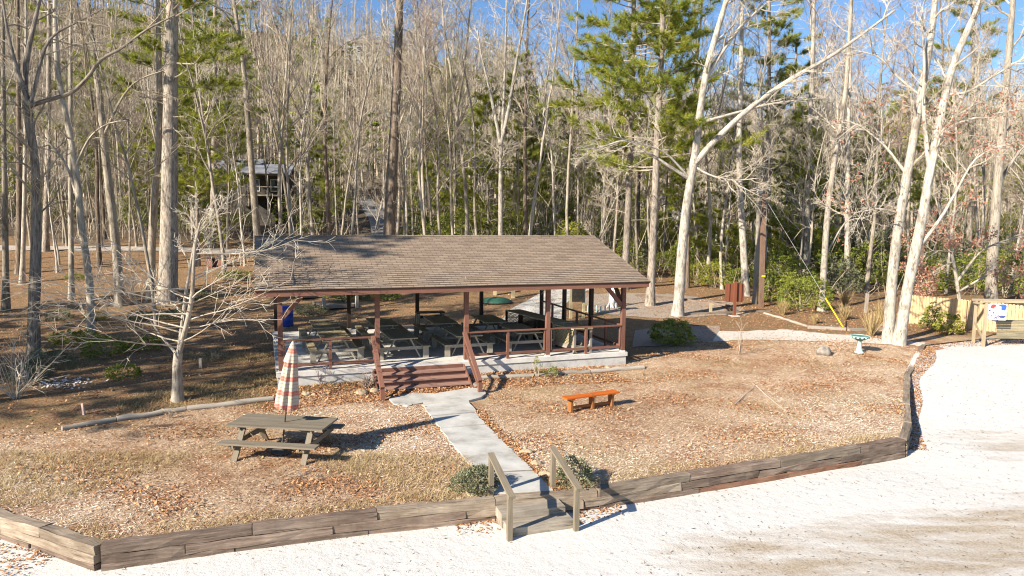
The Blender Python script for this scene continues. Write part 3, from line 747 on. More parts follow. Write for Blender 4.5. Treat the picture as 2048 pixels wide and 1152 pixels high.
# ---------------------------------------------------------------- lawn table, umbrella, orange bench
def lawn_table():
    a, b, c_, d_ = gp(453, 852, .53), gp(652, 862, .53), gp(675, 833, .53), gp(487, 826, .53)
    c = (a + b + c_ + d_) / 4; dx = b - a; L = 2.34; rz = math.atan2(dx[1], dx[0])
    z = gz(c[0], c[1])
    t = empty('picnic_table', (c[0], c[1], z), rz, 'olive grey picnic table on the mulched lawn with a striped umbrella through its top', 'picnic table')
    mb = MB(); n = 7; W = 1.0
    for k in range(n): mb.box((0, -W / 2 + W / n * (k + .5), .735), (L, W / n - .004, .04))
    mb.build('tabletop', M['lawn_table'], t)
    for s in (-1, 1):
        mb = MB(); mb.box((0, s * .80 - .072, .44), (L, .14, .04)); mb.box((0, s * .80 + .072, .44), (L, .14, .04)); mb.build('bench', M['lawn_table'], t)
        for e in (-1, 1):
            x = e * (L / 2 - .34)
            MB().beam((x, s * .78, 0), (x, s * .30, .71), .05, .13, up=(1, 0, 0)).build('leg', M['lawn_table'], t)
            MB().box((x - e * .048, s * .80, .385), (.04, .27, .07)).build('bench_cleat', M['lawn_table'], t)
    for e in (-1, 1):
        x = e * (L / 2 - .34)
        MB().box((x + e * .047, 0, .37), (.04, 1.75, .12)).build('crossbar', M['lawn_table'], t)
        MB().box((x + e * .047, 0, .675), (.04, .9, .075)).build('top_cleat', M['lawn_table'], t)
        MB().beam((x + e * .02, 0, .36), (e * .22, 0, .70), .05, .08).build('brace', M['lawn_table'], t)
    # closed umbrella, leaning a little
    u = empty('patio_umbrella', (c[0] - .03, c[1] - .08, z), rz, 'closed red and cream striped patio umbrella standing in the lawn picnic table', 'umbrella')
    ax = np.array([.115, .03, 1.]); ax /= np.linalg.norm(ax)
    rot = Vector((0, 0, 1)).rotation_difference(Vector(ax)).to_matrix()
    def skew(mb):
        Rm = np.array(rot); mb.v = [v @ Rm.T for v in mb.v]; return mb
    skew(MB().tube([(0, 0, .02), (0, 0, 2.68)], .02, 8)).build('pole', M['dark_metal'], u, smooth=True)
    skew(MB().lathe([(.05, .0), (.24, .02), (.24, .06), (.06, .1), (.035, .3), (0, .3)], k=20)).build('base', M['dark_metal'], u, smooth=True)
    fold = lambda amp: (lambda an, z: 1 + amp * (np.cos(an * 8) * .7 + np.sin(an * 8 + np.sin(an * 3)) * .35) * np.clip((2.60 - z) * 2.2, .25, 1))
    prof = [(.262, 1.12), (.252, 1.28), (.228, 1.5), (.195, 1.78), (.16, 2.06), (.14, 2.24), (.122, 2.34), (.02, 2.40)]
    pr = []
    for (r0, z0), (r1, z1) in zip(prof[:-1], prof[1:]):
        for q in range(4): pr.append((r0 + (r1 - r0) * q / 4, z0 + (z1 - z0) * q / 4))
    mb = MB().lathe(pr, k=96, mod=fold(.17))
    v = mb.v[0]; low = v[:, 2] < 1.15; v[low, 2] += .035 * np.sin(np.arctan2(v[low, 1], v[low, 0]) * 8 + 1)
    can = skew(mb).build('canopy', M['canopy'], u, smooth=True)
    mb = MB().lathe([(.168, 2.22), (.152, 2.30), (.122, 2.41), (.085, 2.54), (.05, 2.64), (.022, 2.70), (.004, 2.72)], k=96, mod=fold(.12))
    skew(mb).build('vent', M['canopy'], can, smooth=True)
    skew(MB().lathe([(.03, 1.04), (.036, 1.05), (.036, 1.09), (.03, 1.1)], k=12)).build('hub', M['dark_metal'], u)
lawn_table()
def orange_bench():
    a, b = hit(1140, 826), hit(1222, 813); c = (a + b) / 2; d = b - a; rz = math.atan2(d[1], d[0])
    L = np.linalg.norm(d) + .42
    t = empty('garden_bench', (c[0], c[1], c[2]), rz, 'bright orange wooden bench without a back on the mulched lawn', 'bench')
    mb = MB()
    for k in range(3): mb.box((0, -.11 + .11 * k, .438), (L, .106, .036))
    mb.build('seat', M['orange_wood'], t)
    for k, x in enumerate((-L / 2 + .22, .02, L / 2 - .22)):
        MB().box((x, 0, .20), (.075, .20, .42)).build('leg', M['orange_dark'], t)
        MB().box((x, 0, .395), (.12, .32, .03)).build('cleat', M['orange_dark'], t)
    MB().box((0, 0, .13), (L - .45, .04, .07)).build('stretcher', M['orange_dark'], t)
    MB().box((.02, -.0, .461), (.07, .12, .012)).build('seat_patch', M['lawn_table'], t)
orange_bench()

# ---------------------------------------------------------------- things at the right: bird bath, rock, sign, poles, fence, frame
def bird_bath():
    p = hit(1718, 707); t = empty('bird_bath', tuple(p), 0, 'pale turquoise bird bath on a flared pedestal beside the gravel path', 'bird bath')
    MB().lathe([(.0, .0), (.20, .0), (.19, .05), (.13, .1), (.095, .25), (.075, .42), (.085, .50), (.12, .54)], k=20).build('pedestal', M['verdigris'], t, smooth=True)
    b = MB().lathe([(.10, .53), (.26, .60), (.36, .68), (.375, .72), (.345, .72), (.27, .66), (.05, .63), (0, .63)], k=32).build('basin', M['verdigris_dark'], t, smooth=True)
    mb = MB()
    for k in range(14):
        a = k * 2 * math.pi / 14; mb.box((.355 * math.cos(a), .355 * math.sin(a), .675), (.03, .085, .055), a)
    mb.lathe([(.365, .71), (.392, .715), (.392, .738), (.352, .738), (.352, .70)], k=32); mb.build('rim', M['verdigris'], b)
bird_bath()
def boulder(name, p, size, mat, seed, label, cat='rock', group=None):
    rg = np.random.default_rng(seed); n, k = 9, 14
    th = np.linspace(0.02, math.pi - .02, n)[:, None]; ph = (np.arange(k) * 2 * math.pi / k)[None]
    rr = 1 + .14 * np.sin(th * 3 + rg.uniform(0, 6)) * np.cos(ph * 2 + rg.uniform(0, 6)) + .10 * np.sin(ph * 3 + rg.uniform(0, 6)) + rg.normal(0, .05, (n, k))
    v = np.stack([rr * np.sin(th) * np.cos(ph) * size[0] / 2, rr * np.sin(th) * np.sin(ph) * size[1] / 2, rr * np.cos(th) * size[2] * .62 + size[2] * .32 + 0 * ph], -1).reshape(-1, 3)
    idx = np.arange(n * k).reshape(n, k); r2 = np.roll(idx, -1, 1)
    f = np.stack([idx[:-1], idx[1:], r2[1:], r2[:-1]], -1).reshape(-1, 4)
    mb = MB(); mb.add(v, f); return mb.build(name, mat, loc=tuple(p), smooth=True, label=label, cat=cat, group=group)
boulder('boulder', hit(1648, 710), (.62, .5, .34), M['rock'], 3, 'rounded grey boulder lying on the mulch left of the bird bath')
STN = [((612, 792), .30, 'stone', 'rounded pale stone behind the striped umbrella'), ((628, 793), .22, 'stone', 'small yellowish stone close behind the umbrella on the right'), ((722, 788), .42, 'stone', 'flat yellowish stone beside the foot of the left handrail'), ((748, 786), .36, 'stone', 'yellowish stone touching the left end of the wooden steps'), ((766, 783), .3, 'rock', 'grey stone tucked behind the left handrail post'),
       ((952, 772), .32, 'rock', 'grey stone beside the foot of the right handrail'), ((1216, 737), .28, 'stone', 'pale flat stone in the leafy bed before the pavilion right corner'), ((918, 1000), .16, 'stone', 'small white stone lying on the timber wall near the left bush'), ((940, 992), .3, 'stone', 'yellowish stone at the foot of the left round bush'),
       ((1052, 908), .34, 'stone', 'flat orange tinted stone along the right edge of the walkway, uppermost of three'), ((1072, 930), .30, 'stone', 'pale edging stone along the right edge of the walkway, middle of three'), ((1092, 952), .34, 'stone', 'pale edging stone at the right edge of the walkway beside the upper rail post')]
for k, (uv, s, m, lb) in enumerate(STN):
    p = hit(*uv); boulder('stone', p + [0, 0, -.03], (s * .95, s * .75, s * .42), M[m], 20 + k, lb, 'stone', 'stones lying on the lawn')
def sign_back():
    p = hit(1468, 632); t = empty('sign', tuple(p), .12, 'reddish brown wooden sign seen from behind on a single post', 'sign')
    MB().box((0, -.04, .98), (.15, .11, 1.96)).build('post', M['sign_brown'], t)
    z0, z1, w, c = .80, 1.86, .56, .09
    poly = [(-w + c, z0), (w - c, z0), (w, z0 + c), (w, z1 - c), (w - c, z1), (-w + c, z1), (-w, z1 - c), (-w, z0 + c)]
    mb = MB(); v = [(x, .025, z) for x, z in poly] + [(x, .07, z) for x, z in poly]
    mb.add(v, [tuple(range(8)), tuple(range(15, 7, -1))], [[(z, x) for x, z in poly]] * 2, .5); mb.add(v, [((a + 1) % 8, a, a + 8, (a + 1) % 8 + 8) for a in range(8)])
    pn = mb.build('panel', M['sign_brown'], t)
    for x in (-.36, .36): MB().box((x, .0, (z0 + z1) / 2), (.07, .048, z1 - z0 - .06)).build('batten', M['sign_brown'], pn)
    MB().box((0, 0, -.03), (.5, .45, .12)).build('footing', M['concrete'], t)
sign_back()
def poles():
    p = hit(1522, 614)
    t = empty('utility_pole', tuple(p), 0, 'dark brown square utility pole standing at the edge of the woods behind the brown sign', 'pole')
    top = at(1528, 388, p[1])[2] - p[2]; lx = at(1528, 388, p[1])[0] - p[0]
    MB().beam((0, 0, -.1), (lx, 0, top), .24, .26).build('shaft', M['pole_brown'], t)
    MB().box((.02, -.135, 1.9), (.22, .012, .1)).build('tag_plate', M['yellow_plastic'], t)
    MB().tube([(lx - .15, 0, top - .2), (lx + .1, 0, top - .15), (lx + .2, 0, top - .3)], .03, 6).build('bracket', M['dark_metal'], t)
    q = hit(1513, 610); q[1] += .35
    t2 = empty('lamp_pole', tuple(q), 0, 'weathered pale lamp pole right behind the dark brown utility pole', 'pole')
    tp = at(1519, 372, q[1]); h = tp[2] - q[2]
    MB().tube([(0, 0, -.1), (.03, 0, h * .5), (tp[0] - q[0], 0, h)], [.17, .15, .12], 10).build('shaft', M['log'], t2, smooth=True)
    MB().tube([(tp[0] - q[0], -.08, h - .5), (tp[0] - q[0] - .12, -.35, h - .38)], .03, 6).build('arm', M['steel'], t2)
    MB().lathe([(0, .14), (.1, .12), (.2, .02), (.22, 0), (.0, -.02)], c=(tp[0] - q[0] - .15, -.45, h - .42), k=14).build('lamp_shade', M['white_paint'], t2, smooth=True)
    a = hit(1690, 661); b = at(1645, 585, a[1] + .15); e = np.array([p[0] + lx, p[1], p[2] + top - .15])
    gw = empty('guy_wire', tuple(a), 0, 'steel guy wire running from the brown utility pole down to the ground', 'guy wire')
    e = e - a; b = b - a
    dirn = e / np.linalg.norm(e); L = np.linalg.norm(b)
    MB().tube([dirn * .2, e], .012, 4).build('wire', M['steel'], gw)
    MB().tube([dirn * .05, dirn * L], .036, 8, cap=True).build('guard', M['yellow_plastic'], gw, smooth=True, label='bright yellow plastic guard around the lower wire')
    r = hit(1845, 640); pz = at(1845, 474, r[1] + 4)
    mb = MB().beam((0, 0, -.1), (-.02, 0, pz[2] - r[2]), .2, .2)
    mb.build('post', M['pole_brown'], loc=(pz[0], pz[1], r[2]), label='tall rough brown square post standing behind the tan board fence', cat='post')
poles()
def fence():
    ground = lambda x, y: max(float(GS(x, y)) if y < YB(x) else -9, gz(x, y)) - .05
    pts = [(1802, 650, 588), (1905, 657, 597), (1939, 664, 600), (2062, 694, 612), (2200, 716, 626)]
    W = []
    for u, vb, vt in pts:
        Y = float(np.interp(u, [1802, 1905, 1939, 2062, 2200], [37.2, 36.3, 35.4, 33.6, 32.0])); a = at(u, vt, Y); W.append((a[0], Y, a[2]))
    a0 = W[0]; root = empty('board_fence', (a0[0], a0[1], 0), 0, 'tan wooden board fence with dog eared tops behind the double trunked tree', 'fence')
    for k, (p, q) in enumerate(zip(W[:-1], W[1:])):
        p = np.array(p) - [a0[0], a0[1], 0]; q = np.array(q) - [a0[0], a0[1], 0]
        d = q - p; L = np.linalg.norm(d[:2]); n = int(L / .145); u = d[:2] / L; nn = np.array([u[1], -u[0]])
        mb = MB()
        for b in range(n):
            t0, t1 = (b + .05) / n, (b + .95) / n; zt = p[2] + d[2] * (t0 + t1) / 2 + RNG.normal(0, .006); w = (t1 - t0) * L
            zb = -.15; cc = p[:2] + d[:2] * (t0 + t1) / 2
            prof = [(-w / 2, zb), (w / 2, zb), (w / 2, zt - .04), (w / 2 - .035, zt), (-w / 2 + .035, zt), (-w / 2, zt - .04)]
            v = [(*(cc + u * x + nn * .012), z) for x, z in prof] + [(*(cc + u * x - nn * .008), z) for x, z in prof]
            r_ = RNG.random(); o = RNG.uniform(0, 9)
            mb.add(v, [tuple(range(6)), tuple(range(11, 5, -1))], [[(z + o, x) for x, z in prof], [(z + o, x) for x, z in prof[::-1]]], r_)
            mb.add(v, [((a + 1) % 6, a, a + 6, (a + 1) % 6 + 6) for a in range(6)], None, r_)
        mb.build('fence_panel', M['fence'], root)
        for z in (.25, .75, 1.2): MB().beam(np.r_[p[:2] - nn * .035, z], np.r_[q[:2] - nn * .035, z], .04, .09).build('rail', M['fence'], root)
    for k, p in enumerate(W):
        MB().box((p[0] - a0[0], p[1] - a0[1] + .1, p[2] / 2 - .1), (.10, .10, p[2] + .1)).build('fence_post', M['pole_brown'], root)
fence()
def rack():
    a = hit(1966, 694, GS); zb = a[2]
    Y = a[1]; pw = at(2105, 700, Y - .3)
    L = pw[0] - a[0]
    root = empty('display_frame', (a[0], a[1], zb), -.06, 'open wooden frame with colourful poster and slatted bin standing before the tan fence', 'frame')
    H = at(1963, 604, Y)[2] - zb
    for x in (0, L): MB().box((x, 0, H / 2 - .02), (.11, .11, H)).build('post', M['frame_wood'], root)
    for x in (.12, L - .12): MB().box((x, .95, H / 2 - .02), (.1, .1, H - .05)).build('post', M['frame_wood'], root)
    MB().box((L / 2, 0, H + .03), (L + .35, .14, .09)).build('top_beam', M['frame_wood'], root)
    MB().box((L / 2, .95, H + .0), (L + .1, .1, .09)).build('top_beam', M['frame_wood'], root)
    for x in (0.0, L): MB().beam((x, .08, H * .95), (x, .9, H * .94), .08, .08).build('side_rail', M['frame_wood'], root)
    MB().beam((.06, .05, .25), (.10, .9, .95), .06, .08).build('brace', M['frame_wood'], root)
    mb = MB()
    for k in range(6): mb.box((L / 2 + .42, .55 + .02 * k, .36 + .128 * k), (L - .95, .03, .118))
    bn = mb.build('slatted_bin', M['slat_wood'], root)
    MB().box((L / 2 + .42, .84, 1.07), (L - .9, .36, .045)).build('lid', M['slat_wood'], bn)
    # the poster
    pz, ph, pw_ = H - .44, .72, .80
    po = MB().box((.46, -.02, pz), (pw_, .018, ph)).build('poster', M['white_paint'], root)
    rg = np.random.default_rng(5)
    def blob(cx, cz, rx, rz_, mat, nm, off):
        n = 16; pts = [(cx + rx * math.cos(t) * (1 + .16 * math.sin(3 * t + cx * 9)), cz + rz_ * math.sin(t) * (1 + .14 * math.cos(2 * t))) for t in np.arange(n) * 2 * math.pi / n]
        mb = MB(); v = [(x, -.032 - off, z) for x, z in pts] + [(x, -.028, z) for x, z in pts]
        mb.add(v, [tuple(range(n))]); mb.add(v, [((k + 1) % n, k, k + n, (k + 1) % n + n) for k in range(n)]); mb.build(nm, mat, po)
    blob(.30, pz + .25, .13, .11, M['red_paint'], 'red_patch', 0); blob(.68, pz + .18, .17, .20, M['blue_paint'], 'blue_patch', 0); blob(.50, pz + .16, .16, .14, M['pink_paint'], 'pink_patch', .003)
    blob(.70, pz - .20, .14, .07, M['navy_paint'], 'navy_patch', 0); blob(.66, pz + .02, .22, .07, M['white_paint'], 'white_patch', .006)
    mb = MB()
    for k in range(80):
        x, z = .10 + rg.uniform(0, .5), pz + rg.uniform(-.36, .1); d = rg.normal(0, .04, 2)
        mb.beam((x, -.032, z), (x + d[0] + .02, -.032, z + d[1]), .006, .016, up=(0, 0, 1) if abs(d[1]) < .05 else (1, 0, 0))
    mb.build('scribble_pattern', M['navy_paint'], po)
rack()

# log edgings
def logline(name, pts, r, mat, label, cat='log edging', square=False, lift=.5):
    P = np.array([hit(*p) for p in pts]); o = P[0].copy()
    t = empty(name, tuple(o), 0, label, cat)
    for k in range(len(P) - 1):
        a, b = P[k] - o, P[k + 1] - o; d = (b - a) / np.linalg.norm(b - a); mb = MB()
        a = a + d * .02 + [0, 0, r * lift]; b = b - d * .02 + [0, 0, r * lift]
        if square: mb.beam(a, b, r * 2, r * 2)
        else:
            n = 6; q = [a + (b - a) * s / n + RNG.normal(0, .012, 3) * (0 < s < n) for s in range(n + 1)]; mb.tube(q, r * RNG.uniform(.9, 1.08, n + 1), 8, RNG.random(), cap=True)
        mb.build('log', mat, t, smooth=not square)
logline('log_edging', [(122, 862), (232, 843), (372, 822), (548, 803)], .09, M['log'], 'row of grey logs bordering the mulched lawn below the small bare tree')
logline('log_edging', [(955, 760), (1068, 754), (1180, 747), (1288, 737)], .085, M['log'], 'row of mossy logs bordering the leafy bed in front of the pavilion right end')
logline('timber_edging', [(1352, 632), (1418, 629), (1540, 624)], .08, M['timber_grey'], 'low grey timber edging beneath the brown sign', 'edging', True)
logline('timber_edging', [(1528, 628), (1570, 640), (1614, 654)], .07, M['log'], 'slanting pale log edging between the brown sign and the guy wire', 'edging')
logline('timber_edging', [(1614, 657), (1692, 661)], .10, M['log'], 'short pale square timber at the foot of the yellow guy wire guard', 'edging', True)
logline('timber_edging', [(1696, 662), (1775, 660)], .08, M['log'], 'low pale timber between the guy wire and the double trunked tree', 'edging', True)
logline('log_edging', [(1270, 592), (1360, 600), (1460, 614)], .09, M['timber_brown'], 'dark log edging at the far side of the grey gravel lot', 'log edging')
logline('fallen_log', [(1365, 536), (1440, 536), (1490, 548)], .16, M['log'], 'fallen pale dead log among the green shrubs behind the brown sign', 'log', lift=2.5)
def stake(uv, h, w, mat, label, cat='stake', name='stake', dx=0):
    p = hit(*uv); MB().beam((0, 0, -.05), (dx, 0, h), w, w).build(name, M[mat], loc=tuple(p), label=label, cat=cat)
stake((168, 832), .32, .05, 'pink_paint', 'small pinkish stake standing in the shaded grass at far left', dx=-.03)
stake((402, 736), .34, .10, 'log', 'short weathered wooden stake right of the small bare tree')
stake((1421, 628), .62, .14, 'tan_post', 'short pale square post beside the low timber edging left of the brown sign', 'post', 'post')
stake((1731, 626), 1.15, .15, 'log', 'broken pale tree stump post between the guy wire and the white trunks', 'post', 'post', .05)
stake((990, 590), 1.3, .22, 'tan_post', 'short tan post beyond the pavilion, left of two by the green cover', 'post', 'post')
stake((1026, 596), 1.3, .24, 'tan_post', 'short tan post beyond the pavilion, right of two by the green cover', 'post', 'post')

# things behind the pavilion
def back_things():
    p = hit(574, 653)
    t = empty('trash_barrel', tuple(p), 0, 'blue plastic trash barrel standing on leaves behind the front left post', 'barrel')
    MB().lathe([(0, 0), (.29, 0), (.31, .05), (.31, .3), (.325, .33), (.31, .36), (.31, .62), (.325, .65), (.31, .68), (.315, .96), (.325, .98), (.29, .98), (.28, .5)], k=24).build('body', M['blue_plastic'], t, smooth=True)
    MB().lathe([(0, 1.02), (.2, 1.015), (.33, .99), (.335, .965), (.328, .96)], k=24).build('lid', M['blue_plastic'], t, smooth=True)
    p = hit(992, 606)
    t = empty('covered_boat', tuple(p), .1, 'low dark green covered mound on the leaves behind the pavilion', 'cover')
    n, k = 8, 20; v = []
    for a in range(n):
        th = a / (n - 1) * math.pi / 2
        for b in range(k):
            ph = b * 2 * math.pi / k; v.append((1.0 * math.cos(th) * math.cos(ph), .6 * math.cos(th) * math.sin(ph), .34 * math.sin(th) + .02 * math.sin(5 * ph)))
    mb = MB(); mb.add(v, [(a * k + b, a * k + (b + 1) % k, (a + 1) * k + (b + 1) % k, (a + 1) * k + b) for a in range(n - 1) for b in range(k)]); mb.build('cover', M['green_tarp'], t, smooth=True)
    MB().tube([(1.02 * math.cos(q), .62 * math.sin(q), .03) for q in np.linspace(0, 2 * math.pi, 25)], .035, 5).build('rim', M['dark_metal'], t)
    a, b = hit(1143, 637), hit(1165, 637); c = (a + b) / 2
    t = empty('notice_board', tuple(c), .2, 'dark notice board on two tan posts standing behind the right side of the pavilion', 'notice board')
    for s in (-.36, .36): MB().box((s, 0, 1.25), (.14, .12, 2.6)).build('post', M['tan_post'], t)
    MB().box((0, -.09, 1.55), (.66, .05, 1.25)).build('panel', M['black_board'], t)
    MB().box((0, 0, 2.58), (1.1, .4, .06)).build('cap', M['brown_dark'], t)
    # white hose heap, pinwheel, yellow post, teal rack
    p = hit(1225, 616); t = MB()
    for k in range(24):
        a = RNG.uniform(-.25, .25); q = [(a * 1.3 + RNG.normal(0, .05), RNG.normal(0, .1), 0.02), (a + RNG.normal(0, .06), RNG.normal(0, .08), .5), (a * .4, RNG.normal(0, .05), 1.05 + RNG.normal(0, .06)), (a * .2 + .05, 0, 1.3)]
        t.tube(q, .028, 5, RNG.random())
    t.build('rope_bundle', M['white_paint'], loc=tuple(p), smooth=True, label='hanging bundle of white rope beside the yellow post behind the pavilion', cat='rope')
    stake((1236, 614), 1.45, .11, 'yellow_paint', 'mustard yellow post holding the white rope behind the pavilion', 'post', 'post')
    p = hit(1218, 614); t = empty('pinwheel', tuple(p), 0, 'blue pinwheel on a thin white stick beside the white rope bundle', 'pinwheel')
    MB().tube([(0, 0, 0), (0, 0, 1.0)], .018, 6).build('stick', M['white_paint'], t)
    mb = MB()
    for k in range(6):
        a = k * math.pi / 3; d = np.array([math.cos(a), 0, math.sin(a)]); e = np.array([math.cos(a + .8), 0, math.sin(a + .8)]); c = np.array([0, -.03, 1.05])
        mb.add([c, c + d * .24, c + e * .15 + [0, -.05, 0]], [(0, 1, 2)]); mb.add([c + [0, .004, 0], c + d * .24 + [0, .004, 0], c + e * .15 + [0, -.046, 0]], [(2, 1, 0)])
    mb.build('vanes', M['blue_paint'], t)
    p = hit(1196, 625); t = empty('bicycle_rack', tuple(p), .1, 'low turquoise rack of curved bars on the ground behind the pavilion', 'rack')
    for k in range(6):
        x = -.62 + .25 * k; MB().tube([(x, -.1, 0), (x, -.08, .3), (x + .03, .0, .38), (x + .06, .08, .3), (x + .06, .1, 0)], .03, 6).build('bar', M['verdigris'], t, smooth=True)
    MB().tube([(-.75, 0, .05), (.8, 0, .05)], .03, 6).build('base_bar', M['verdigris'], t)
    # brick barbecue
    p = hit(433, 534); t = empty('brick_barbecue', tuple(p), .1, 'small red brick barbecue with a dark opening standing by the gravel road', 'barbecue')
    w = .62
    for x in (-.42, .42): MB().box((x, 0, .33), (.36, .8, .70)).build('pier', M['brick'], t)
    MB().box((0, .3, .30), (.47, .2, .64)).build('back_wall', M['brick'], t); MB().box((0, 0, .72), (1.3, .9, .08)).build('grate', M['dark_metal'], t)
    # two timber framed horseshoe pits
    for k, (uv, lb) in enumerate((((668, 612), 'nearer timber framed horseshoe pit with stake posts seen under the roof'), ((618, 592), 'farther timber framed horseshoe pit seen under the left end of the roof'))):
        p = hit(*uv); t = empty('horseshoe_pit', tuple(p), .55, lb, 'horseshoe pit')
        for x in (-.9, .9): MB().box((x, 0, .1), (.12, 2.2, .2)).build('side_timber', M['timber_grey'], t)
        for y in (-1.05, 1.05): MB().box((0, y, .095), (1.67, .12, .19)).build('end_timber', M['timber_grey'], t)
        MB().box((0, 0, .03), (1.67, 1.97, .06)).build('sand_fill', M['gravel'], t)
        for x in (-.95, .95): MB().box((x, -1.25, .32), (.16, .16, .68)).build('corner_post', M['log'], t)
back_things()

# ---------------------------------------------------------------- houses on the hill
def house(name, u, v, Y, w, d, hw, hr, rz, wall, roofm, label, windows, porch=False, base=None):
    p = at(u, v, Y); z = min(p[2], gz(p[0], Y) + 3) if base is None else p[2]
    t = empty(name, (p[0], p[1], z), rz, label, 'house')
    zb = gz(p[0], Y) - z - 1.5
    MB().box((0, 0, (hw + zb) / 2), (w, d, hw - zb)).build('wall', M[wall], t)
    for s in (-1, 1):
        mb = MB(); a = np.array([0, s * (d / 2 + .5), hw - .1]); b = np.array([0, 0, hw + hr]); x = w / 2 + .5
        n = np.cross(np.array([1., 0, 0]), b - a); n /= np.linalg.norm(n); n *= np.sign(n[2])
        q = [a + [-x, 0, 0], a + [x, 0, 0], b + [x, 0, 0], b + [-x, 0, 0]]; q += [c + n * .15 for c in q]
        f = [(3, 2, 1, 0), (4, 5, 6, 7), (0, 1, 5, 4), (2, 3, 7, 6), (1, 2, 6, 5), (3, 0, 4, 7)]
        mb.add(q, f if s == -1 else [k[::-1] for k in f]); mb.build('roof', M[roofm], t)
    mb = MB()
    for x in (-w / 2 + .01, w / 2 - .01):
        mb.add([(x, -d / 2, hw), (x, d / 2, hw), (x, 0, hw + hr - .05), (x + (.12 if x < 0 else -.12), 0, hw + .2)], [(0, 1, 2), (2, 1, 0)])
    mb.build('gable', M[wall], t)
    for x, zz, ww, hh in windows:
        f = MB().box((x, -d / 2 - .03, zz), (ww + .2, .06, hh + .2)).build('window', M['white_paint'], t); MB().box((x, -d / 2 - .07, zz), (ww, .03, hh)).build('pane', M['glass'], f)
    if porch:
        MB().box((0, -d / 2 - 1.2, 0), (w, 2.4, .15)).build('deck', M['frame_wood'], t)
        for x in np.linspace(-w / 2 + .1, w / 2 - .1, 4):
            MB().box((x, -d / 2 - 2.3, (hw - 2.5) / 2 - .0), (.14, .14, hw + 2.4)).build('porch_post', M['log'], t)
        MB().box((0, -d / 2 - 2.3, .95), (w, .06, .08)).build('porch_rail', M['log'], t)
        MB().box((0, -d / 2 - 1.2, hw + .05), (w + .6, 2.7, .1)).build('porch_roof', M['house_roof'], t)
    return t
house('cabin', 543, 386, 84, 4.6, 6, 2.4, 1.3, .12, 'house_dark', 'house_roof', 'dark cabin with grey metal roof and porch on the slope left of the driveway', [(-1.2, 1.2, .9, 1.2), (1.1, 1.2, .9, 1.2)], True)
house('long_house', 440, 372, 92, 11, 6, 1.9, 1.5, .05, 'house_dark', 'house_roof', 'long low house with bluish roof half hidden by trees left of the dark cabin', [(-3.5, 1., 1.2, 1.), (0, 1., 1.2, 1.), (3.4, 1., 1.2, 1.)])
house('hill_house', 372, 205, 135, 5, 6, 4.2, 1.8, .1, 'house_grey', 'house_roof', 'grey house with tall blue windows high on the slope right of the thick pine trunk', [(-1.2, 1.0, 1.3, 1.6), (-1.2, 3.1, 1.3, 1.4), (1.2, 2.8, 1.2, 1.8)])
house('ridge_house', 730, 92, 222, 11, 8, 4.6, 3, .1, 'house_grey', 'house_roof', 'large grey house on the ridge at the top of the wooded hill', [(-3.6, 2.6, 1.4, 1.6), (-1.2, 2.6, 1.4, 1.6), (1.2, 2.6, 1.4, 1.6), (3.6, 2.6, 1.4, 1.6)])
house('white_shed', 1346, 402, 86, 1.9, 3, 2.3, 1.0, -.1, 'white_paint', 'house_dark', 'small white shed in the woods behind the leaning tree', [(-.6, 1.3, .6, .7)])

#PART2
# ---------------------------------------------------------------- trees
def unit(v): return v / (np.linalg.norm(v) + 1e-9)
def perp_dir(d, ang, az, rg):
    a = np.array([0, 0, 1.]) if abs(d[2]) < .95 else np.array([1., 0, 0])
    x = unit(np.cross(d, a)); y = np.cross(d, x)
    return unit(d * math.cos(ang) + (x * math.cos(az) + y * math.sin(az)) * math.sin(ang))
def path(p, d, L, n, rg, wig=.12, up=.05):
    pts = [np.array(p, float)]; d = np.array(d, float)
    for k in range(n):
        d = unit(d + rg.normal(0, wig, 3) + np.array([0, 0, up])); pts.append(pts[-1] + d * L / n)
    return np.array(pts)
def along(P, t):
    s = t * (len(P) - 1); i = min(int(s), len(P) - 2); q = s - i
    return P[i] * (1 - q) + P[i + 1] * q, unit(P[i + 1] - P[i])
def branch(mb, p, d, L, r, rg, lvl=0, subs=(6, 5), up=.06, wig=.13, tw=None, ends=None, rnd=None):
    n = (6, 4, 3)[min(lvl, 2)]
    P = path(p, d, L, n, rg, wig, up)
    r1 = max(r * .25, .0045)
    rr = np.linspace(r, r1, n + 1)
    c = rg.random() if rnd is None else rnd
    mb.tube(P, rr, (6, 4, 3)[min(lvl, 2)], np.clip(c * .6 + .2 * lvl * rg.random(), 0, 1))
    if ends is not None and lvl >= 1: ends.append((P[-1], unit(P[-1] - P[-2])))
    if lvl < len(subs):
        for k in range(subs[lvl]):
            t = rg.uniform(.22, 1.0) if k else 1.0 - 1e-3
            q, dd = along(P, t)
            nd = perp_dir(dd, rg.uniform(.4, .95), rg.uniform(0, 6.28), rg)
            branch(mb, q, nd, L * rg.uniform(.3, .55) * (1.15 - .5 * t), max(r * (1 - .7 * t) * .62, .0075), rg, lvl + 1, subs, up, wig * 1.2, tw, ends, c)
def smooth_path(P, n):
    P = np.array(P, float); L = np.concatenate([[0], np.cumsum(np.linalg.norm(np.diff(P, axis=0), axis=1))])
    t = np.linspace(0, L[-1], n)
    Q = np.stack([np.interp(t, L, P[:, k]) for k in range(3)], -1)
    for _ in range(2): Q[1:-1] = (Q[:-2] + 2 * Q[1:-1] + Q[2:]) / 4
    return Q
def flare(rr, P, r0):
    h = P[:, 2] - P[0, 2]; return rr * (1 + .40 * np.exp(-h / .22))

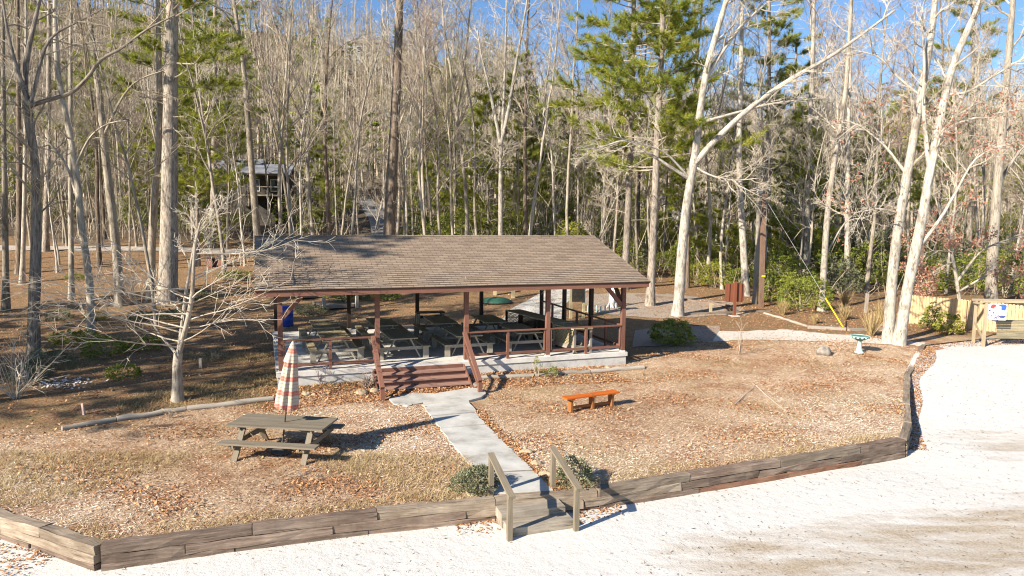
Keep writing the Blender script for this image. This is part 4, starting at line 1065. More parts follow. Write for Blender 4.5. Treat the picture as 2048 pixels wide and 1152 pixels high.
def leaf_cards(pos, dirs, L, W, rg, rnd, droop=.0, fold=.25):
    """pointed leaves: two triangles folded along the midrib, as one quad each"""
    n = len(pos); d = dirs / (np.linalg.norm(dirs, axis=1)[:, None] + 1e-9)
    d[:, 2] -= droop; d /= np.linalg.norm(d, axis=1)[:, None]
    a = rg.normal(0, 1, (n, 3)); s = np.cross(d, a); s /= np.linalg.norm(s, axis=1)[:, None] + 1e-9
    u = np.cross(s, d)
    L = L * rg.uniform(.7, 1.3, (n, 1)); W = W * rg.uniform(.7, 1.3, (n, 1))
    v = np.stack([pos, pos + d * L * .5 + s * W * .5 + u * W * fold, pos + d * L, pos + d * L * .5 - s * W * .5 + u * W * fold], 1)
    f = np.arange(n * 4).reshape(n, 4); return v.reshape(-1, 3), f, rnd

def bare_tree(seed, Ht, r0, start=.38, nl=16, lean=.04, wig=.035, subs=(6, 6), spread=(.5, .9), fork=False, reach=.22):
    rg = np.random.default_rng(seed); tr, cr = MB(), MB()
    d0 = unit(np.array([rg.normal(0, lean), rg.normal(0, lean), 1]))
    P = path((0, 0, -.15), d0, Ht, 14, rg, wig, .03)
    t = np.linspace(0, 1, 15); rr = flare(r0 * (1 - .86 * t ** 1.05), P, r0)
    tr.tube(P, rr, 9, rg.random())
    stems = [(P, r0, start, nl)]
    if fork:
        q, dd = along(P, rg.uniform(.3, .5)); P2 = path(q, perp_dir(dd, .38, rg.uniform(0, 6.28), rg), Ht * .55, 8, rg, .05, .08)
        tr.tube(P2, np.linspace(r0 * .6, r0 * .1, 9), 7, rg.random()); stems.append((P2, r0 * .6, .25, nl // 2))
    for P_, r_, s_, n_ in stems:
        for k in range(n_):
            tt = s_ + (1 - s_) * (k + rg.random()) / n_ * .98
            q, dd = along(P_, min(tt, .99)); a = rg.uniform(*spread)
            L = Ht * reach * (1.15 - .75 * tt) * rg.uniform(.7, 1.35)
            branch(cr, q, perp_dir(dd, a, rg.uniform(0, 6.28), rg), L, max(r_ * (1 - .86 * tt) * .5, .02), rg, 0, subs, .05)
        for k in range(3):              # a few dead stubs low on the trunk
            q, dd = along(P_, rg.uniform(.12, s_ + .05)); branch(cr, q, perp_dir(dd, 1.2, rg.uniform(0, 6.28), rg), rg.uniform(.5, 1.6), .02, rg, 1, (0, 4), 0, .2)
    return tr, cr

def tuft_data(pos, dirs, rg, nb=9, L=.40, W=.026):
    n = len(pos); pos = np.repeat(pos, nb, 0); d = np.repeat(dirs, nb, 0); d = d + rg.normal(0, .7, d.shape); d[:, 2] += .15
    d /= np.linalg.norm(d, axis=1)[:, None]; a = rg.normal(0, 1, d.shape); s = np.cross(d, a); s /= np.linalg.norm(s, axis=1)[:, None]
    LL = L * rg.uniform(.6, 1.25, (len(d), 1))
    v = np.stack([pos - s * W / 2, pos + s * W / 2, pos + d * LL], 1).reshape(-1, 3)
    rnd = np.repeat(rg.random(n), nb) * .7 + rg.random(n * nb) * .3
    return v, np.arange(n * nb * 3).reshape(-1, 3), rnd
def pine_branch(wd, tips, q, d, L, r, rg, nsub=10, nt=4):
    P = path(q, d, L, 6, rg, .07, .035); wd.tube(P, np.linspace(r, r * .2, 7), 5, rg.random())
    for k in range(nsub):
        t = rg.uniform(.32, 1.0) if k else .999
        b, dd = along(P, t); s = 1 if k % 2 else -1
        h = unit(np.array([dd[0], dd[1], 0])); sd = np.array([-h[1], h[0], 0]) * s
        nd = unit(dd * rg.uniform(.6, 1.1) + sd * rg.uniform(.4, 1.) + np.array([0, 0, rg.uniform(-.05, .28)]))
        l2 = L * rg.uniform(.16, .34); P2 = path(b, nd, l2, 3, rg, .1, .05); wd.tube(P2, np.linspace(max(r * .3, .008), .004, 4), 3, rg.random())
        for m in range(nt):
            e, de = along(P2, min(.999, .35 + .65 * (m + rg.random() * .6) / nt)); tips.append((e, de))
def pine_tree(seed, Ht, r0, start=.35, nl=40, reach=.2, lean=.02, nb=9, nsub=10, nt=4, P=None, dead=6):
    rg = np.random.default_rng(seed); tr, wd, nd_ = MB(), MB(), MB(); tips = []
    if P is None: P = path((0, 0, -.15), unit(np.array([rg.normal(0, lean), rg.normal(0, lean), 1])), Ht, 12, rg, .015, .05)
    t = np.linspace(0, 1, len(P)); tr.tube(P, flare(r0 * (1 - .88 * t), P, r0), 10, rg.random())
    for k in range(nl):
        tt = start + (1 - start) * ((k // 4 + rg.normal(0, .12)) / (nl / 4)) * .98; tt = min(max(tt, start), .985)
        q, dd = along(P, tt); az = rg.uniform(0, 6.28)
        w = (tt - start) / (1 - start)
        L = Ht * reach * (1.05 - .85 * w) * rg.uniform(.6, 1.25)
        d = unit(np.array([math.cos(az), math.sin(az), rg.uniform(-.05, .25) + .35 * w]))
        pine_branch(wd, tips, q, d, L, max(r0 * .22 * (1 - .8 * w), .015), rg, nsub, nt)
    for k in range(dead):
        q, dd = along(P, rg.uniform(.1, start)); branch(wd, q, perp_dir(dd, 1.45, rg.uniform(0, 6.28), rg), rg.uniform(.8, 2.2), .025, rg, 0, (4,), -.02, .1)
    tp = np.array([a for a, _ in tips]); td = np.array([b for _, b in tips])
    nd_.add(*[x if i < 2 else None for i, x in enumerate(tuft_data(tp, td, rg, nb))][:2], None, 0.) if False else None
    v, f, rn = tuft_data(tp, td, rg, nb); nd_.add(v, f, None, rn)
    return tr, wd, nd_

def make_tree(name, parts, loc, label, cat='tree', group=None, rz=0.):
    t = empty(name, loc, rz, label, cat, group)
    tr, cr = parts[0], parts[1]
    tr[0].build('trunk', M[tr[1]], t, smooth=True); c = cr[0].build('crown', M[cr[1]], t)
    for p in parts[2:]: p[0].build(p[2], M[p[1]], t)
    return t

# --- individual trees read off the photograph: trunk polylines (pixels at the trunk's own depth)
def px_path(uvs, Y, jit=0., rg=RNG, y0=0.):
    P = []
    for k, (u, v) in enumerate(uvs): P.append(at(u, v, Y + y0 + (rg.normal(0, jit) if k else 0)))
    return np.array(P)
def traced(label, kind, base, w, trunk, limbs=(), Y=None, nl=13, seed=1, subs=(8, 7), start=.35, reach=2.6, bark='bark_pale', twig='twig', leaves=None, name='bare_tree', ext=6., depth=.5, taper=.5, sides=10):
    rg = np.random.default_rng(seed)
    if Y is None: b = hit(*base); Y = b[1]
    b = at(base[0], base[1], Y); z = gz(b[0], Y); loc = np.array([b[0], Y, z])
    P = px_path(trunk, Y) - loc
    if P[0, 2] > .05: P = np.vstack([[P[0, 0] - (P[1, 0] - P[0, 0]) * .15, 0, -.1], P])
    else: P[0, 2] = -.1
    P[1:, 1] += np.cumsum(rg.normal(0, .12, len(P) - 1))
    e = unit(P[-1] - P[-2]); P = np.vstack([P, P[-1] + unit(e + [0, 0, .4]) * ext]) if ext else P
    n = max(12, len(P) * 3); P = smooth_path(P, n); r0 = w / F * Y / 2 * .86
    t = np.linspace(0, 1, n); taper = taper * .82; rr = r0 * (1 - (1 - taper) * np.minimum(t * 1.25, 1)) * np.where(t > .8, 1 - (t - .8) / .2 * .75, 1)
    rr = flare(rr, P, r0) * (1 + rg.normal(0, .025, n))
    tr, cr = MB(), MB(); tr.tube(P, rr, sides, rg.random()); ends = []
    stems = [(P, r0 * .8, start, nl)]
    for lm in limbs:
        pts, lw = lm[0], lm[1]; k = len(pts)
        Q = px_path(pts, Y) - loc
        j = np.argmin(np.abs(P[:, 2] - Q[0, 2])); Q[0] = P[j]
        sg = lm[2] if len(lm) > 2 else rg.choice([-1, 1]) * depth
        Q[1:, 1] += P[j, 1] + np.linspace(0, 1, k)[1:] * sg * np.linalg.norm(Q[-1] - Q[0])
        # keep the drawn direction although the limb gains depth
        for m in range(1, k):
            f_ = (Y + Q[m, 1]) / Y; Q[m, 0] = (Q[m, 0] + loc[0]) * f_ - loc[0]; Q[m, 2] = (Q[m, 2] + loc[2] - CAMH) * f_ + CAMH - loc[2]
        Q = smooth_path(Q, k * 3); lr = lw / F * Y / 2 * .85
        tr.tube(Q, np.linspace(lr, lr * .3, len(Q)), 8, rg.random()); stems.append((Q, lr * .8, .3, max(5, int(nl * .7))))
    for S, r_, s_, n_ in stems:
        for k in range(n_):
            tt = min(s_ + (1 - s_) * (k + rg.random()) / n_, .985); q, dd = along(S, tt)
            L = reach * (1.2 - .6 * tt) * rg.uniform(.6, 1.4)
            branch(cr, q, perp_dir(dd, rg.uniform(.6, 1.15), rg.uniform(0, 6.28), rg), L, max(r_ * .36 * (1 - .5 * tt), .028), rg, 0, subs, .05, ends=ends)
    parts = [(tr, bark), (cr, twig)]
    if leaves:
        E = np.array([a for a, _ in ends]); D = np.array([d for _, d in ends])
        uv = [proj(p + loc) for p in E]; keep = np.array([leaves(u, v) for u, v in uv]) if callable(leaves) else np.ones(len(E), bool)
        E, D = E[keep], D[keep]
        if len(E):
            k = 7; pos = np.repeat(E, k, 0) + rg.normal(0, .13, (len(E) * k, 3)); dr = np.repeat(D, k, 0) + rg.normal(0, .7, pos.shape)
            lf = MB(); v, f, _ = leaf_cards(pos, dr, .15, .075, rg, 0, .5); lf.add(v, f, None, rg.random(len(f))); parts.append((lf, 'leaf_dead', 'leaves'))
    return make_tree(name, parts, tuple(loc), label)

traced('thick grey brown oak at far left forking high into crooked limbs', 0, (68, 718), 29, [(68, 718), (67, 640), (66, 500), (62, 380), (57, 280), (52, 210)], [([(58, 290), (48, 200), (52, 120), (65, 60), (80, 0), (90, -60)], 18), ([(66, 212), (100, 198), (140, 190), (180, 152), (198, 118), (240, 100), (290, 60), (350, 30)], 11), ([(54, 215), (30, 130), (14, 60), (2, -20)], 13), ([(60, 130), (95, 70), (150, 48), (205, 18)], 9)], bark='bark_oak', seed=11, nl=10, start=.55, reach=2.2, ext=0, taper=.75, depth=.25)
traced('slim pale bare tree standing between the thick oak and the curving trunk at left', 0, (143, 600), 13, [(143, 600), (142, 450), (138, 380), (137, 250), (134, 100), (133, -30)], bark='bark_pale', seed=12, nl=9, start=.5, reach=1.8)
traced('curving grey bare tree at left with its trunk bending leftward as it rises', 0, (182, 672), 18, [(182, 672), (175, 560), (165, 450), (158, 360), (135, 240), (110, 150), (103, 0), (100, -60)], [([(160, 400), (135, 330), (105, 290), (75, 272)], 8), ([(150, 320), (180, 270), (215, 245), (260, 240)], 6)], bark='bark_pale', seed=13, nl=9, reach=2.2)
traced('tall grey bare tree with a slight lean left of the thick pale pine trunk', 0, (241, 612), 22, [(241, 612), (230, 480), (215, 350), (205, 200), (192, 60), (186, -40)], [([(206, 260), (240, 200), (270, 160), (330, 140)], 7)], bark='bark_grey', seed=14, nl=9, start=.55, reach=2.2)
traced('dark grey bare tree close on the left side of the thick pale pine trunk', 0, (302, 598), 19, [(302, 598), (305, 500), (312, 420), (325, 250), (322, 100), (320, -40)], bark='bark_grey', seed=15, nl=8, start=.6, reach=2.)
traced('pale bare tree at the left picture edge, nearest of the edge trunks', 0, (12, 622), 15, [(12, 622), (12, 420), (7, 220), (2, -20)], bark='bark_grey', seed=16, nl=8, start=.5, reach=2.)
traced('thin whitish bare tree right beside the left edge trunk', 0, (44, 566), 11, [(44, 566), (46, 420), (48, 200), (50, -20)], bark='bark_pale', seed=17, nl=7, start=.5, reach=2.)
traced('dark shaded bare tree directly behind the thick grey brown oak', 0, (38, 548), 15, [(38, 548), (40, 420), (41, 250), (38, 0)], bark='bark_brown', seed=18, nl=6, start=.5, reach=2.)
traced('grey leaning tree rising at the left end of the shingled roof ridge', 0, (517, 500), 17, [(517, 500), (508, 390), (496, 250), (486, 120), (466, 0), (458, -60)], [([(480, 80), (450, 20), (400, 0), (360, -20)], 6)], bark='bark_grey', seed=19, nl=8, start=.6, reach=2.5, twig='twig')
traced('tall whitish bare tree behind the middle of the roof forking in a narrow V', 0, (1001, 470), 13, [(1001, 470), (1001, 360), (1001, 290)], [([(1001, 300), (990, 230), (975, 160), (962, 110), (955, 60)], 9, .1), ([(1002, 300), (1018, 220), (1033, 120), (1052, 20), (1062, -60)], 10, .1), ([(1002, 310), (1008, 200), (1012, 60), (1014, -60)], 8, .05)], Y=50, bark='bark_white', seed=21, nl=14, reach=2.9, twig='twig_pale', ext=0, taper=.9, start=.8)
traced('large leaning whitish tree right of the pavilion, forking low with one long limb reaching right', 0, (1355, 632), 25, [(1355, 632), (1360, 540), (1367, 430), (1378, 350), (1386, 315), (1393, 250), (1405, 150), (1425, 80), (1442, 30), (1462, -40)], [([(1385, 322), (1420, 290), (1480, 232), (1530, 192), (1590, 152), (1660, 115), (1720, 72), (1790, 20)], 15, -.1), ([(1470, 238), (1540, 207), (1600, 200), (1650, 196)], 8, .1), ([(1403, 175), (1440, 110), (1482, 50), (1535, 5)], 12, .2), ([(1373, 352), (1335, 330), (1290, 302), (1255, 276), (1200, 296), (1160, 300)], 9, -.25), ([(1376, 345), (1420, 352), (1470, 362), (1520, 356)], 6, -.2), ([(1374, 350), (1330, 300), (1270, 285), (1190, 262)], 6, -.35)], bark='bark_white', seed=22, nl=13, reach=2.4, twig='twig_pale', taper=.45, start=.5)
traced('straight pale tree with a mildly curving trunk directly behind the brown sign', 0, (1492, 592), 17, [(1492, 592), (1487, 480), (1481, 400), (1478, 300), (1480, 150), (1484, -40)], [([(1482, 400), (1470, 360), (1455, 345)], 6)], bark='bark_white', seed=23, nl=11, start=.5, reach=2.2, twig='twig_pale')
traced('pale slender tree standing right of the yellow guy wire guard', 0, (1643, 622), 16, [(1643, 622), (1650, 540), (1657, 430), (1672, 300), (1692, 200), (1700, 60), (1704, -40)], [([(1652, 500), (1690, 440), (1730, 415), (1790, 408)], 5)], bark='bark_pale', seed=24, nl=10, start=.4, reach=2.2, twig='twig_pale')
RED = lambda a: (lambda u, v: (u > 1640 and v > 190) and RNG.random() < a)
W2 = hit(1790, 690)
traced('left stem of the double trunked whitish tree at the corner of the gravel path', 0, (1778, 668), 25, [(1778, 668), (1784, 560), (1800, 420), (1809, 340), (1833, 200), (1862, 50), (1872, -40)], [([(1806, 345), (1770, 290), (1720, 250), (1690, 240)], 8, .2), ([(1840, 180), (1790, 150), (1760, 110), (1700, 100)], 7, .2), ([(1798, 430), (1760, 415), (1720, 425), (1670, 428)], 5, -.2)], Y=W2[1] + .5, bark='bark_white', seed=25, nl=12, reach=1.9, twig='twig_pale', leaves=RED(.04), taper=.55)
traced('right stem of the double trunked whitish tree, with reddish leaves on low branches', 0, (1797, 690), 26, [(1797, 690), (1808, 580), (1832, 420), (1852, 315), (1880, 205), (1900, 125), (1955, 15), (1975, -40)], [([(1836, 415), (1870, 320), (1880, 260), (1930, 240), (2000, 225), (2070, 215)], 10, -.15), ([(1818, 520), (1880, 440), (1920, 370), (1950, 310), (2010, 290)], 9, -.2), ([(1850, 330), (1846, 220), (1850, 120), (1842, 20)], 12, .1), ([(1880, 210), (1930, 190), (1990, 150), (2060, 110)], 7, -.1)], Y=W2[1], bark='bark_white', seed=26, nl=13, reach=1.9, twig='twig_pale', leaves=RED(.09), taper=.5)
traced('tall pale bare tree behind the tan fence near the right picture edge', 0, (1980, 640), 26, [(1980, 640), (1985, 554), (1999, 389), (2016, 219), (2024, 97), (2036, -40)], [([(2000, 380), (2040, 300), (2080, 260)], 8)], Y=44, bark='bark_pale', seed=27, nl=12, reach=2.4, twig='twig_pale', start=.4, leaves=RED(.03))
traced('slim whitish tree between the brown utility pole and the double trunked tree, far back', 0, (1612, 520), 15, [(1612, 520), (1614, 400), (1616, 280), (1622, 150), (1628, -40)], Y=56, bark='bark_white', seed=28, nl=10, reach=2.4, twig='twig_pale', start=.45)
traced('slim whitish tree to the left of the double trunked tree, standing deep in the shrubs', 0, (1694, 570), 13, [(1694, 570), (1694, 400), (1696, 250), (1700, 100), (1703, -40)], Y=52, bark='bark_white', seed=29, nl=10, reach=2.4, twig='twig_pale', start=.45)
traced('low young oak with dull red leaves leaning out over the tan fence', 0, (1925, 640), 10, [(1925, 640), (1918, 560), (1905, 480), (1880, 420)], [([(1916, 560), (1960, 500), (2010, 480), (2060, 470)], 7, -.2), ([(1908, 500), (1860, 500), (1830, 520)], 4, -.2), ([(1918, 575), (1990, 540), (2050, 560)], 6, -.35), ([(1912, 530), (1870, 540), (1850, 560)], 4, -.3)], Y=38.5, bark='bark_pale', seed=30, nl=12, reach=1.3, twig='twig_pale', leaves=lambda u, v: v > 420 and RNG.random() < .15, ext=1.5, name='young_oak')

# the small spreading bare tree in front at left
def maple():
    rg = np.random.default_rng(41); b = hit(355, 800); Y = b[1]; tr, cr = MB(), MB(); loc = b.copy()
    T = px_path([(355, 800), (355, 760), (354, 730), (357, 705)], Y) - loc; T[0, 2] = -.1
    T = smooth_path(T, 9); tr.tube(T, flare(np.linspace(.155, .125, 9), T, .15), 12, .5)
    la = px_path([(357, 706), (362, 650), (363, 600), (367, 560), (371, 515), (376, 475), (380, 440)], Y) - loc
    lb = px_path([(357, 708), (372, 662), (386, 610), (394, 560), (397, 520), (404, 480), (416, 445)], Y) - loc
    la[1:, 1] += np.linspace(.1, .6, 6); lb[1:, 1] -= np.linspace(.05, .5, 6)
    lc = px_path([(357, 712), (335, 697), (305, 672), (275, 640), (245, 612), (215, 590)], Y) - loc; lc[1:, 1] += np.linspace(.2, 1.0, 5)
    stems = []
    for Q, r in ((la, .075), (lb, .095), (lc, .05)):
        Q = smooth_path(Q, 20); tr.tube(Q, np.linspace(r, r * .25, 20), 8, .4); stems.append((Q, r))
    def sweep(q, d, L, r):
        branch(cr, q, d, L, r, rg, 0, (6, 5), .02, .10)
    for k in range(9):
        Q, r = stems[k % 2]; t = .04 + .5 * k / 9
        q, dd = along(Q, t); az = math.pi + rg.uniform(-.7, .7)
        sweep(q, unit(np.array([math.cos(az), math.sin(az), rg.uniform(-.05, .26)])), rg.uniform(2.8, 4.8), .024)
    for k in range(9):
        Q, r = stems[(k + 1) % 2]; t = .10 + .75 * k / 9
        q, dd = along(Q, t); az = rg.uniform(-.7, .7)
        sweep(q, unit(np.array([math.cos(az), math.sin(az), rg.uniform(.08, .42)])), rg.uniform(2.0, 3.4), .020)
    for k in range(9):
        Q, r = stems[k % 3]; q, dd = along(Q, rg.uniform(.15, .95)); az = rg.choice([-1, 1]) * math.pi / 2 + rg.uniform(-.6, .6)
        sweep(q, unit(np.array([math.cos(az), math.sin(az), rg.uniform(.05, .5)])), rg.uniform(1.4, 2.8), .022)
    for Q, r in stems:
        for k in range(6):
            q, dd = along(Q, rg.uniform(.7, .999)); sweep(q, perp_dir(dd, rg.uniform(.3, .9), rg.uniform(0, 6.28), rg), rg.uniform(.7, 1.4), .012)
    make_tree('bare_tree', [(tr, 'bark_pale'), (cr, 'twig_pale')], tuple(loc), 'small bare tree with wide sweeping branches standing on the lawn left of the umbrella')
maple()

# pines read off the photograph
def traced_pine(label, base, w, trunk, Y=None, seed=1, start=.3, nl=34, reach=3.2, bark='bark_pine', ext=7., dead=5, vis=None, nb=10):
    rg = np.random.default_rng(seed)
    if Y is None: Y = hit(*base)[1]
    b = at(base[0], base[1], Y); loc = np.array([b[0], Y, gz(b[0], Y)]); P = px_path(trunk, Y) - loc
    if P[0, 2] > .05: P = np.vstack([[P[0, 0] - (P[1, 0] - P[0, 0]) * .12, 0, -.1], P])
    else: P[0, 2] = -.1
    P = np.vstack([P, P[-1] + unit(P[-1] - P[-2]) * ext]); P = smooth_path(P, 22); r0 = w / F * Y / 2
    t = np.linspace(0, 1, 22); tr, wd, nd = MB(), MB(), MB(); tips = []
    tr.tube(P, flare(r0 * (1 - .62 * t), P, r0), 12, rg.random())
    for k in range(nl):
        tt = start + (1 - start) * (k + rg.random()) / nl * .97; q, dd = along(P, tt); az = rg.uniform(0, 6.28)
        L = reach * (1.1 - .6 * (tt - start) / (1 - start)) * rg.uniform(.6, 1.25)
        pine_branch(wd, tips, q, unit(np.array([math.cos(az), math.sin(az), rg.uniform(-.12, .25)])), L, .045, rg, 14, 4)
    for k in range(dead):
        q, dd = along(P, rg.uniform(.15, start + .1)); branch(wd, q, perp_dir(dd, 1.5, rg.uniform(0, 6.28), rg), rg.uniform(.8, 2.8), .03, rg, 0, (5, 3), -.02, .1)
    tp = np.array([a for a, _ in tips]); td = np.array([b for _, b in tips])
    v, f, rn = tuft_data(tp, td, rg, nb + 12, .42, .026); nd.add(v, f, None, rn)
    t = empty('pine_tree', tuple(loc), 0, label, 'pine tree'); tr.build('trunk', M[bark], t, smooth=True); c = wd.build('crown', M['twig'], t); nd.build('needles', M['needle'], c)
traced_pine('thickest pale pine trunk at left with green needle sprays at the top', (335, 605), 37, [(335, 605), (338, 500), (340, 300), (343, 100), (346, -60)], seed=51, start=.42, nl=40, reach=4.2)
traced_pine('tall brown pine trunk rising behind the roof left of centre, leaning slightly right', (775, 470), 25, [(777, 470), (785, 330), (792, 200), (798, 60), (800, -60)], Y=50, seed=52, start=.72, nl=18, reach=4, bark='bark_brown', dead=10)
traced_pine('tall green pine beside the right end of the shingled roof, nearest the eave', (1300, 612), 17, [(1300, 612), (1305, 500), (1310, 400), (1315, 250), (1324, 100), (1328, -60)], seed=53, start=.30, nl=64, reach=4.0, nb=13)
traced_pine('tall green pine behind the right end of the shingled roof, with dense layered boughs', (1250, 560), 15, [(1250, 560), (1257, 400), (1262, 280), (1266, 150), (1268, -40)], Y=48, seed=54, start=.30, nl=84, reach=4.6, nb=13)
traced_pine('green pine with sparse boughs against the sky behind the leaning whitish tree', (1535, 540), 13, [(1535, 540), (1536, 350), (1538, 150), (1538, -20)], Y=60, seed=55, start=.3, nl=52, reach=3.8, ext=4)
traced_pine('far left green pine standing behind the thick oak', (92, 520), 12, [(92, 520), (96, 300), (98, 100), (98, -20)], Y=60, seed=56, start=.3, nl=26, reach=3.4)
traced_pine('slender green pine in the woods just right of the thick pale pine trunk', (425, 470), 12, [(425, 470), (428, 300), (430, 100), (430, 0)], Y=64, seed=57, start=.35, nl=46, reach=3.6)
traced_pine('dark shaded pine near the right of the brown pole, deep in the woods', (1580, 520), 11, [(1580, 520), (1584, 380), (1588, 250), (1590, 180)], Y=66, seed=58, start=.2, nl=34, reach=3.4, ext=5)
traced_pine('tall grey green pine at the far right between pale bare trunks', (1935, 560), 12, [(1935, 560), (1940, 400), (1945, 200), (1946, 20)], Y=66, seed=59, start=.35, nl=34, reach=3.8, ext=4)

# --- woodland trees: prototypes copied through the woods
PROT = []
spec = [(101, 21, .13, .36, 20, .03, .03, False, 'bark_pale', 'twig'), (102, 19, .105, .38, 18, .05, .04, False, 'bark_grey', 'twig'), (103, 22, .15, .34, 18, .04, .035, True, 'bark_pale', 'twig_pale'),
        (104, 17, .085, .34, 17, .06, .05, False, 'bark_white', 'twig_pale'), (105, 20, .12, .36, 18, .03, .03, True, 'bark_grey', 'twig_red'), (106, 15, .07, .2, 18, .07, .05, False, 'bark_pale', 'twig'),
        (107, 23, .16, .4, 18, .02, .025, False, 'bark_brown', 'twig'), (108, 11, .055, .14, 20, .08, .06, True, 'bark_white', 'twig_pale'), (109, 17, .10, .25, 18, .09, .06, True, 'bark_grey', 'twig_pale')]
for s in spec:
    tr, cr = bare_tree(s[0], s[1], s[2], s[3], s[4], s[5], s[6], fork=s[7], subs=(7, 7)); PROT.append((tr.data('trunk', M[s[8]], True), cr.data('crown', M[s[9]]), s))
PP = []
for sd, Ht, r, st, nl in ((201, 19, .17, .3, 68), (202, 16, .14, .15, 76), (203, 22, .2, .42, 64)):
    tr, wd, nd = pine_tree(sd, Ht, r, st, nl, .19, nb=18); PP.append((tr.data('trunk', M['bark_pine'], True), wd.data('crown', M['twig']), nd.data('needles', M['needle']), Ht))
def part_obj(name, me, parent):
    o = bpy.data.objects.new(name, me); col.objects.link(o); o.parent = parent; return o
def look(k):
    s = spec[k]
    return ('forked ' if s[7] else 'straight ') + {'bark_pale': 'pale', 'bark_grey': 'grey', 'bark_white': 'whitish', 'bark_brown': 'dark brown'}[s[8]]
def zone(u, far):
    d = 'far back' if far > 72 else ('deep in the woods' if far > 58 else 'at the woods edge')
    for lim, nm in ((150, 'behind the far left oak'), (330, 'left of the thick pine trunk'), (500, 'between thick pine and roof'), (660, 'above the roof left part'), (770, 'left of the brown pine'), (900, 'right of the brown pine'), (1040, 'near the V forked tree'), (1190, 'above the roof right part'), (1340, 'around the roof end pines'), (1480, 'behind the leaning whitish tree'), (1640, 'around the utility pole'), (1790, 'left of the double trunk'), (1920, 'behind the double trunk'), (9999, 'behind the tan fence')):
        if u < lim: return nm + ', ' + d
used = []
def put_bare(k, x, y, sc, rz):
    tm, cm, s = PROT[k]; u, v = proj((x, y, gz(x, y)))
    t = empty('bare_tree', (x, y, gz(x, y)), rz, look(k) + ' bare tree ' + zone(u, y), 'tree', 'bare trees in the woods'); t.scale = (sc, sc, sc)
    part_obj('trunk', tm, t); part_obj('crown', cm, t); used.append((x, y))
def put_pine(k, x, y, sc, rz):
    tm, cm, nm, Ht = PP[k]; u, v = proj((x, y, gz(x, y)))
    t = empty('pine_tree', (x, y, gz(x, y)), rz, ['full green pine ', 'bushy low branched green pine ', 'high crowned green pine '][k] + zone(u, y), 'pine tree', 'green pines in the woods'); t.scale = (sc, sc, sc)
    part_obj('trunk', tm, t); c = part_obj('crown', cm, t); part_obj('needles', nm, c); used.append((x, y))
# trunks seen above the roof ridge, one by one: (pixel column, depth, trunk width in pixels)
rowt = [(560, 56, 11, 0), (583, 62, 10, 1), (601, 53, 9, 3), (632, 57, 12, 2), (658, 60, 10, 6), (676, 66, 7, 5), (697, 52, 10, 3), (718, 64, 7, 5), (736, 58, 6, 7), (814, 54, 8, 3), (826, 60, 8, 5), (848, 57, 11, 0), (866, 63, 9, 4), (886, 52, 11, 8), (908, 60, 8, 5), (930, 57, 11, 2), (946, 66, 7, 3), (958, 54, 8, 8), (1050, 55, 10, 6), (1086, 62, 7, 7), (1115, 56, 8, 3), (1143, 52, 12, 1), (1160, 66, 8, 5), (1206, 60, 8, 4), (1226, 56, 9, 8), (1276, 64, 8, 6), (1400, 58, 10, 1), (1432, 66, 9, 3), (1452, 55, 7, 5), (1560, 58, 9, 3), (1660, 62, 9, 2), (1740, 50, 10, 4), (1760, 60, 9, 3), (1828, 54, 9, 1), (1870, 58, 9, 6), (1900, 50, 10, 3), (1965, 60, 9, 0), (2030, 52, 9, 3)]
for u, Y, w, k in rowt:
    p = at(u, 470, Y); sc = min(1.25, max(.75, (w / F * Y / 2) / spec[k][2])); put_bare(k, p[0], Y, sc, RNG.uniform(0, 6.28))
def clear(x, y):
    if any((x - a) ** 2 + (y - b) ** 2 < 4.5 for a, b in used): return False
    u, v = proj((x, y, gz(x, y)))
    if 722 < u < 800 and 380 < v < 480: return False          # the driveway
    if y < 84 and 505 < u < 580 and v > 388: return RNG.random() < .3    # leave the cabin partly visible
    return not (-60 < x < -5 and 55 < y < 62)
n = 0
while n < 180:
    y = RNG.uniform(49, 96) if RNG.random() < .8 else RNG.uniform(44, 60); x = RNG.uniform(-.82, .82) * y + RNG.normal(0, 1)
    if x > -4 and y < 48: continue
    if x < -5 and y < 50 and RNG.random() < .7: continue
    if not clear(x, y): continue
    put_bare(int(RNG.integers(0, 9)), x, y, RNG.uniform(.75, 1.1), RNG.uniform(0, 6.28)); n += 1
n = 0
while n < 56:
    y = RNG.uniform(52, 96); x = RNG.uniform(-.8, .8) * y
    if not clear(x, y): continue
    put_pine(int(RNG.integers(0, 3)), x, y, RNG.uniform(.55, 1.), RNG.uniform(0, 6.28)); n += 1
# trees left of and behind the viewpoint, whose shadows fall across the shaded left part and the roof
for k, (x, y, sc) in enumerate([(-19.6, 15.4, .86), (-27., 9., .95), (-29., 14.5, 1.), (-25., 19.5, .8), (-33, 20, 1.), (-31, 27., .9), (-40, 26, 1.05), (-22.8, 20.2, .8), (-27.5, 13.5, .9), (-24.5, 24.5, .8)]):
    t = empty('pine_tree', (x, y, gz(x, y) if y > YB(x) else -.6), k * 1.3, ['dense tall pine at the left of the clearing', 'spreading tall pine at the left of the clearing', 'high crowned tall pine at the left of the clearing'][k % 3] + ', outside the left picture edge', 'pine tree', 'pines left of the clearing'); t.scale = (sc, sc, sc)
    tm, cm, nm, Ht = PP[2 if k in (0, 3) else (1 if k > 6 else (k + 1) % 3)]; part_obj('trunk', tm, t); c = part_obj('crown', cm, t); part_obj('needles', nm, c)
for k, (x, y, sc) in enumerate([(-22, 21.5, .9), (-27.5, 24., 1.), (-30, 8, 1.), (-24, 12.5, .8), (-17.5, 34, .9), (-33, 34, 1.), (-27, 33, .9)]):
    if k in (4, 5, 6) or True: put_bare([2, 0, 4, 8, 1, 6, 3][k], x, y, sc, k * 2.1)

